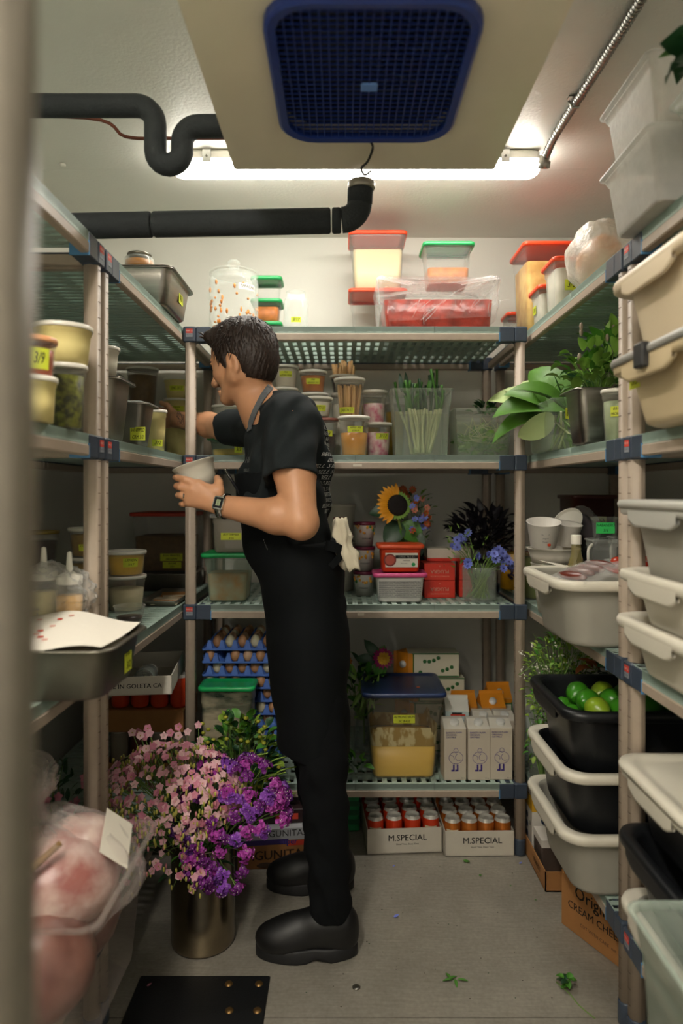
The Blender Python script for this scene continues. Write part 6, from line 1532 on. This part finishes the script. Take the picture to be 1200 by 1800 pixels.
# hair
s = SDF(HC - .16, HC + .16, .0028)
s.ell(hp(-.012, 0, .012), (.105, .083, .098), HR, k=.01); s.ell(hp(-.048, 0, -.035), (.063, .071, .085), HR, k=.03)
s.cone(hp(.07, .045, .062), hp(.075, -.045, .064), .022, .022, k=.02); s.ell(hp(.03, 0, .075), (.06, .055, .028), HR, k=.02)
s.cone(hp(.012, .068, -.01), hp(.014, .068, -.045), .012, .007, k=.01); s.cone(hp(.012, -.068, -.01), hp(.014, -.068, -.045), .012, .007, k=.01)
s.ell(hp(.115, 0, -.055), (.082, .14, .105), HR, k=.006, op='s')
for l in (-1, 1):
    s.ell(hp(-.014, .092*l, -.055), (.026, .03, .042), er, k=.006, op='s'); s.ell(hp(-.02, .09*l, -.12), (.05, .04, .05), HR, k=.01, op='s')
s.cut(hp(-.09, 0, -.108), -HU*.9 + HF*.3)
def hair_warp(P):
    d = P - HC; f, l, u = d @ HF, d @ HL, d @ HU
    w = hp(-.05, .01, .09) - HC; e = d - w; ph = np.arctan2(e @ HL, e @ HF); rad = np.linalg.norm(e, axis=1)
    st = .6*np.sin(ph*38 + 5*np.sin(rad*40) + 3*np.sin(u*60)) + .7*np.sin(ph*71 + 9*np.sin(rad*27 + 1) + 4*np.sin(f*50)) + .7*np.sin(l*320 + f*170 + u*90)
    return P + d / np.linalg.norm(d, axis=1)[:, None] * (st * .0011)[:, None]
hair = s.build('hair', [hair_m], man, smooth=1, warp=hair_warp, loc=-MO)
# loose locks that break the outline
b = MB()
for i in range(420):
    a = R.random()*6.28; z = R.uniform(-.3, 1); q = math.sqrt(max(0, 1 - z*z))
    f, l, u = -.012 + .103*q*math.cos(a), .081*q*math.sin(a), .012 + .096*z
    if (f > .05 and u < .055) or u < -.02: continue
    p = Vector(hp(f, l, u)); nrm = (p - Vector(HC)).normalized(); e = p - Vector(hp(-.05, .01, .10)); fl = (e - nrm*e.dot(nrm)).normalized()
    L_ = R.uniform(.018, .034); b.tube([tuple(p - nrm*.003), tuple(p + fl*L_*.5 + nrm*.004), tuple(p + fl*L_ + nrm*R.uniform(-.004, .004))], [.0016, .0014, .0004], hair_m, 4, False)
for i in range(26):     # brushed-up fringe
    l = -.06 + .12*i/25; p = Vector(hp(.082 + R.uniform(-.01, .006), l, .06 + R.uniform(-.006, .012))); d = Vector(HF)*.8 + Vector(HU)*R.uniform(.4, 1.1) + Vector(HL)*R.uniform(-.3, .3)
    b.tube([tuple(p), tuple(p + d*.012), tuple(p + d*.018 + Vector(HF)*.006)], [.004, .003, .0006], hair_m, 5, False)
b.build('locks', hair)
eb = MB()
for l in (-1, 1): eb.tube([hp(.096, .012*l, -.012), hp(.094, .03*l, -.006), hp(.082, .047*l, -.012)], [.003, .0042, .002], hair_m, 6)
eb.build('eyebrows', man, -MO)
# T-shirt
s = SDF((-.47, 1.76, .9), (.08, 2.46, 1.64), .0045)
torso(s, .006, .05)
SE = LS*.42 + LE*.58 + V_(-.012, .0, .0); SR = RS*.15 + RE*.85
s.cone(LS, SE, .069, .074, k=.04); s.cone(LS + V_(.0, .05, .012), NB + V_(.05, -.03, -.01), .055, .05, k=.04); s.cone(RS, SR, .066, .064, k=.03); s.cone(RS + V_(0, -.05, .005), NB + V_(.03, .03, -.015), .05, .05, k=.04)
s.cone(NB + V_(.055, 0, -.03), CH + V_(.06, 0, 0), .068, .09, k=.04)
dl = (LE - LS) / np.linalg.norm(LE - LS)
# neckline
s.ell(NB + V_(-.035, -.002, .022), (.085, .082, .062), k=.006, op='s')
def hollow(A, B, r):       # open the sleeve end: cut a flat hem, then scoop out
    d = (B - A) / np.linalg.norm(B - A); s.cone(B - d*.02, B + d*.2, r, r, k=.004, op='s')
def hem(A, B, r):          # remove everything past the hem plane near the sleeve
    d = (B - A) / np.linalg.norm(B - A); sl, p = s._blk(B - .13, B + .13); q = p - B; ax = q @ d
    rad = np.linalg.norm(q - ax[..., None]*d, axis=-1); cutd = np.maximum(-(ax - 0), rad - r); s.V[sl] = np.maximum(s.V[sl], -cutd).astype(np.float32)
hem(LS, SE + dl*.0, .096); hollow(LS, SE, .062); hem(RS, SR, .085); hollow(RS, SR, .056)
s.cut((0, 0, 1.14), (0, 0, -1))
def fold(P):
    x, y, z = P.T; out = P - V_(-.16, 2.07, 0)*1; out[:, 2] = 0; n = np.linalg.norm(out, axis=1)[:, None]; out = out / np.maximum(n, .02)
    w = .005*np.sin(38*z + 26*x + 9*np.sin(9*y)) + .005*np.sin(61*z - 44*x + 20*y + 2 + 3*np.sin(20*x)) + .003*np.sin(95*x + 40*z) + .004*np.sin(24*(z + y) + 8*np.sin(14*x))
    return P + out * w[:, None]
shirt = s.build('t_shirt', [shirt_m], man, smooth=1, warp=fold, loc=-MO)
bv = BVHTree.FromPolygons([tuple(v.co) for v in shirt.data.vertices], [tuple(p.vertices) for p in shirt.data.polygons])
def project(b, text, size, c, n, up, m, **kw):
    n = Vector(n).normalized(); up = Vector(up); up = (up - n*up.dot(n)).normalized(); xx = up.cross(n)
    def wrap(p):
        o = Vector(c) + xx*p.x + up*p.y + n*.25; h = bv.ray_cast(o, -n); return (h[0] + n*.0012) if h[0] else Vector(c) - n*.3
    b.text(text, size, m, None, wrap=wrap, **kw)
b = MB(); wt = mat('white shirt print', 'b9bab6', .7); gp = mat('grey shirt print', '6d706e', .7)
for i in range(16): project(b, 'BELL S RESTAURANT'[:8 + (i*5) % 9], .016, (-.06, 2.02, 1.50 - i*.0165), (1, -.16, .05), (0, 0, 1), wt)
project(b, 'BELLS', .012, P3(425, 826, 1.95), (-.4, -1, 0), (0, 0, 1), gp); project(b, 'HIP', .024, P3(426, 808, 1.95), (-.4, -1, 0), (0, 0, 1), gp)
b.build('shirt_print', shirt)
# trousers
s = SDF((-.35, 1.82, .06), (.14, 2.38, 1.2), .006)
s.cone(AB, PE, .16, .178, k=.04, flat=(TX, .62))
for H_, K_, A_ in ((LH, LK, LA), (RH, RK, RA)): s.cone(H_, K_, .088, .070, k=.04); s.cone(K_, A_ + V_(.004, 0, -.02), .070, .058, k=.02)
s.ell(PE + V_(.045, -.06, -.03), (.08, .09, .1), k=.04); s.ell(PE + V_(.045, .08, -.03), (.08, .09, .1), k=.04)
s.cut((0, 0, .105), (0, 0, -1))
def fold2(P):
    x, y, z = P.T; w = .003*np.sin(46*z + 12*np.sin(9*x)) * np.clip(1.1 - z*.7, .2, 1) + .0025*np.sin(70*z + 60*y); Q = P.copy(); Q[:, 0] += w; Q[:, 1] += w*.7; return Q
s.build('trousers', [trou_m], man, warp=fold2, loc=-MO)
# apron: bib and wrapped skirt
s = SDF((-.42, 1.77, .5), (.12, 2.36, 1.5), .0055)
s.cone(V_(-.124, 2.065, 1.12), V_(-.105, 2.065, .85), .200, .205, k=.03, flat=(TX, .595)); s.cone(V_(-.105, 2.065, .85), V_(-.088, 2.06, .50), .205, .19, k=.03, flat=(TX, .565))
s.cone(CH - V_(.012, 0, .02), AB + V_(-.004, 0, 0), .165, .168, k=.03, flat=(TX, .80)); s.cone(AB + V_(-.004, 0, 0), V_(-.126, 2.065, 1.10), .172, .19, k=.03, flat=(TX, .65))
g = s.grid()
bib = np.maximum(g[..., 2] - 1.365, g[..., 0] + .195 - .25*np.clip(1.365 - g[..., 2], 0, .2)); reg = np.minimum(bib, g[..., 2] - 1.165)
s.V = np.maximum(s.V, reg.astype(np.float32))
del g
s.cut((-.13, 0, .558), (-.16, 0, -1))
def fold3(P):
    x, y, z = P.T; Q = P.copy(); w = .004*np.sin(30*y + 10*z + 3*np.sin(8*z)) * np.clip(1.25 - z, 0, .6)*1.6 + .002*np.sin(44*z + 18*y); Q[:, 0] += w; Q[:, 1] += w*.5; return Q
ap = s.build('apron', [apron_m], man, warp=fold3, loc=-MO)
b = MB()
def strip(pts, w, th, m, nrm): # flat band
    pts = [Vector(p) for p in pts]; rows = []
    for i, p in enumerate(pts):
        t_ = (pts[min(i+1, len(pts)-1)] - pts[max(i-1, 0)]).normalized(); n_ = Vector(nrm(p) if callable(nrm) else nrm); n_ = (n_ - t_*n_.dot(t_)).normalized(); s_ = t_.cross(n_)
        rows.append([tuple(p + s_*w/2 + n_*th), tuple(p + s_*w/2), tuple(p - s_*w/2), tuple(p - s_*w/2 + n_*th)])
    b.loft(rows, m, True, True, sm=False)
sm_ = mat('grey neck strap', '55595c', .7)
bvb = BVHTree.FromPolygons([tuple(v.co) for v in body.data.vertices], [tuple(p.vertices) for p in body.data.polygons])
def on_neck(px, py):      # the strap lies on the neck and collar
    o = Vector((0, 0, CAMZ)); d = (P3(px, py, 2) - o).normalized(); hs = [h for h in (bvb.ray_cast(o, d), bv.ray_cast(o, d)) if h[0]]
    if not hs: return None
    h = min(hs, key=lambda h: h[3]); return h[0] + h[1].normalized() * .003, h[1].normalized()
sp_ = [q for q in (on_neck(*q) for q in ((483, 672), (479, 675), (474, 681), (469, 689), (463, 698), (457, 709), (451, 721), (446, 733), (442, 745), (440, 758))) if q]
strip(bez([q[0] for q in sp_], 4), .020, .003, sm_, lambda p: min(sp_, key=lambda q: (q[0] - p).length)[1])
b.build('neck_strap', ap)
b = MB(); strip(bez([P3(572, 958, 1.90), P3(588, 962, 1.905), P3(601, 970, 1.93), P3(604, 978, 1.98)], 5), .028, .004, apron_m, (.5, -1, 0)); strip(bez([P3(601, 972, 1.93), P3(592, 984, 1.905), P3(580, 996, 1.90)], 5), .02, .004, apron_m, (.5, -1, 0)); b.build('waist_tie', ap)
b = MB()
for i, ch in enumerate('TILIT'): 
    p = P3(460 + i*1.6, 952 + i*4, 1.86); b.text(ch, .006, wt, FACE(tuple(p), -.35, -1))
bva = BVHTree.FromPolygons([tuple(v.co) for v in ap.data.vertices], [tuple(p.vertices) for p in ap.data.polygons])
nv = []
for v in b.v:
    h = bva.ray_cast(Vector(v) + Vector((-.0, -.2, 0)), Vector((.0, 1, 0))); nv.append(tuple(h[0] + Vector((0, -.0012, 0))) if h[0] else v)
b.v = nv; b.build('apron_tag', ap)
# clogs
def clog(cx, cy, side):
    s = SDF((cx - .22, cy - .08, 0), (cx + .14, cy + .08, .2), .0035)
    s.ell((cx - .115, cy - .004*side, .05), (.078, .051, .047), k=.03); s.ell((cx - .05, cy, .065), (.085, .045, .055), k=.03); s.ell((cx + .04, cy, .06), (.062, .041, .062), k=.03)
    s.cone((cx - .01, cy, .09), (cx + .055, cy, .10), .04, .038, k=.03); s.cone((cx - .0, cy, .2), (cx + .035, cy, .11), .05, .036, k=.01, op='s')
    s.cut((0, 0, .026), (0, 0, -1)); s.build('clog', [shoe_m], man, loc=-MO)
    b = MB(); n = 36; o = []
    for i in range(n):
        a = 2*pi*i/n; c, q = math.cos(a), math.sin(a); x = c*.145; wd = (.052 - .008*max(0, c) - .01*math.exp(-((x - .02)/.03)**2)); o.append((cx - .047 + x, cy - .003*side + q*wd))
    hgt = lambda x: .012*max(0, 1 - ((x - (cx - .01))/.035)**2)
    b.loft([[(x*1 + (cx - .047 - x)*.03, y, hgt(x) + .0005) for x, y in o], [(x, y, hgt(x) + .004) for x, y in o], [(x, y, .032) for x, y in o], [(x + (cx - .047 - x)*.05, y + (cy - y)*.08, .037) for x, y in o]], mat('clog sole', '101012', .6), True, True)
    b.build('clog_sole', man, -MO)
clog(-.055, 1.94, 1); clog(-.06, 2.258, -1)
# watch
d = (LW - LE) / np.linalg.norm(LW - LE); wc = LW - d*.004; u_ = np.cross(d, V_(0, 0, 1)); u_ /= np.linalg.norm(u_); v_ = np.cross(u_, d)
b = MB(); rg = []
for o_, r_ in ((-.009, .0315), (-.0095, .034), (.0095, .034), (.009, .0315)):
    rg.append([tuple(wc + d*o_ + (u_*math.cos(2*pi*i/28) + v_*math.sin(2*pi*i/28)*1.05)*r_) for i in range(28)])
b.loft(rg + [rg[0]], chrome); wt_o = b.build('wristwatch', man, -MO)
nc = V_(-.1, -1, .25); nc = nc - d*(nc @ d); nc /= np.linalg.norm(nc); tc_ = np.cross(nc, d)
M4 = Matrix(((tc_[0], d[0], nc[0], wc[0] + nc[0]*.034), (tc_[1], d[1], nc[1], wc[1] + nc[1]*.034), (tc_[2], d[2], nc[2], wc[2] + nc[2]*.034), (0, 0, 0, 1)))
b = MB(); b.T = M4; b.loft([rr(.036, .03, .006, -.006, 3), rr(.038, .033, .006, 0, 3), rr(.035, .03, .006, .004, 3)], chrome, True, True, sm=False); b.box(-.0145, .0145, -.0125, .0125, .004, .0047, mat('watch face black', '14161c', .25)); b.box(-.0085, .0085, -.0065, .0055, .0047, .0052, mat('lcd', '8f9a78', .4)); b.T = None
b.text('10:42', .0065, ink, M4 @ Matrix.Translation((0, -.0005, .0055)) @ Matrix.Rotation(0, 4, 'Z')); b.build('watch_case', wt_o)
# ring on the little-side finger
q0, q1 = np.array(P3(*fin['ring'][0])), np.array(P3(*fin['ring'][1])); dd = (q1 - q0)/np.linalg.norm(q1 - q0); pp_ = q0*.45 + q1*.55; uu = np.cross(dd, V_(0, 0, 1)); uu /= np.linalg.norm(uu); vv = np.cross(uu, dd)
b = MB(); b.loft([[tuple(pp_ + dd*o_ + (uu*math.cos(2*pi*i/20) + vv*math.sin(2*pi*i/20))*.0113) for i in range(20)] for o_ in (-.0022, .0022)], chrome); b.build('ring', man, -MO)
# forearm tattoo: an ink line drawing on the skin
bvb = BVHTree.FromPolygons([tuple(v.co) for v in body.data.vertices], [tuple(p.vertices) for p in body.data.polygons])
b = MB(); tink = mat('tattoo ink', '4a3a34', .6); tcn = RW + dr*.006
for r_, k_, ph in ((.022, 5, 0), (.015, 4, 1), (.009, 3, 2), (.018, 7, .5)):
    pts = []
    for i in range(41):
        a = 2*pi*i/40; rad = r_*(1 + .3*math.sin(k_*a + ph)); o = Vector(tcn + dr*rad*math.cos(a) + V_(0, 0, 1)*rad*1.1*math.sin(a)) + Vector((.1, -.25, 0)); h = bvb.ray_cast(o, Vector((-.1/.27, .25/.27, 0)))
        if h[0]: pts.append(tuple(h[0] + h[1]*.0004))
    if len(pts) > 3: b.tube(pts, .0008, tink, 4)
b.build('tattoo', body)
# ---------------------------------------------------------------- things he carries
up_ = Vector((-.33, 0, .944)).normalized(); rim = P3(339, 815, 1.938)
t = deli('clear deli tub held tilted in the man\'s left hand, dark scraps inside', rim - up_*.088, .088, .0605, .043, dark_f, .28, wall=mat('worn deli plastic', 'd9d4c4', .35, alpha=.62, edge=.92), lid=None)
t.rotation_euler = (0, -.337, 0)
t = thing('pen', 'black pen with a silver clip in the apron bib pocket', 'pen', tuple(P3(396, 826, 1.985)))
b = MB(); q = P3(428, 878, 1.985) - t.location; b.tube([(0, 0, 0), tuple(q*.3), tuple(q)], [.0045, .0045, .004], mat('pen black', '16171a', .3), 10); b.build('barrel', t)
b = MB(); b.tube([(0, -.005, -.001), tuple(q*.4 + Vector((0, -.006, 0)))], .0012, chrome, 6); b.ball((0, 0, 0), (.0046, .0046, .004), chrome, 8, 5); b.build('clip', t)
t = thing('kitchen_towel', 'cream cloth tucked into the apron tie at the man\'s back', 'towel', tuple(P3(607, 955, 1.95)))
tw = mat('cream cloth', 'cfc6ae', .85, noise=(60, .1), bump=(300, .3, .002))
b = MB(); rs = np.random.RandomState(2); rows = []
for k in range(15):
    v = k/14; pc = (Vector(P3(597 + 6*v + 16*v*v, 912 + 88*v, 1.955 - .02*v)) - t.location); row = []
    wd = .016 + .012*math.sin(v*3.1) + (.006 if v > .6 else 0) - (.008 if .4 < v < .6 else 0); dp_ = .03
    for i in range(20):
        a = 2*pi*i/20; m_ = 1 + .22*math.sin(a*5 + k*.35) + .1*math.sin(a*3 - k*.6); row.append((pc.x + wd*m_*math.cos(a), pc.y + dp_*m_*math.sin(a), pc.z + .006*math.sin(a*4)))
    rows.append(row)
b.loft(rows, tw, True, True); b.build('cloth', t)
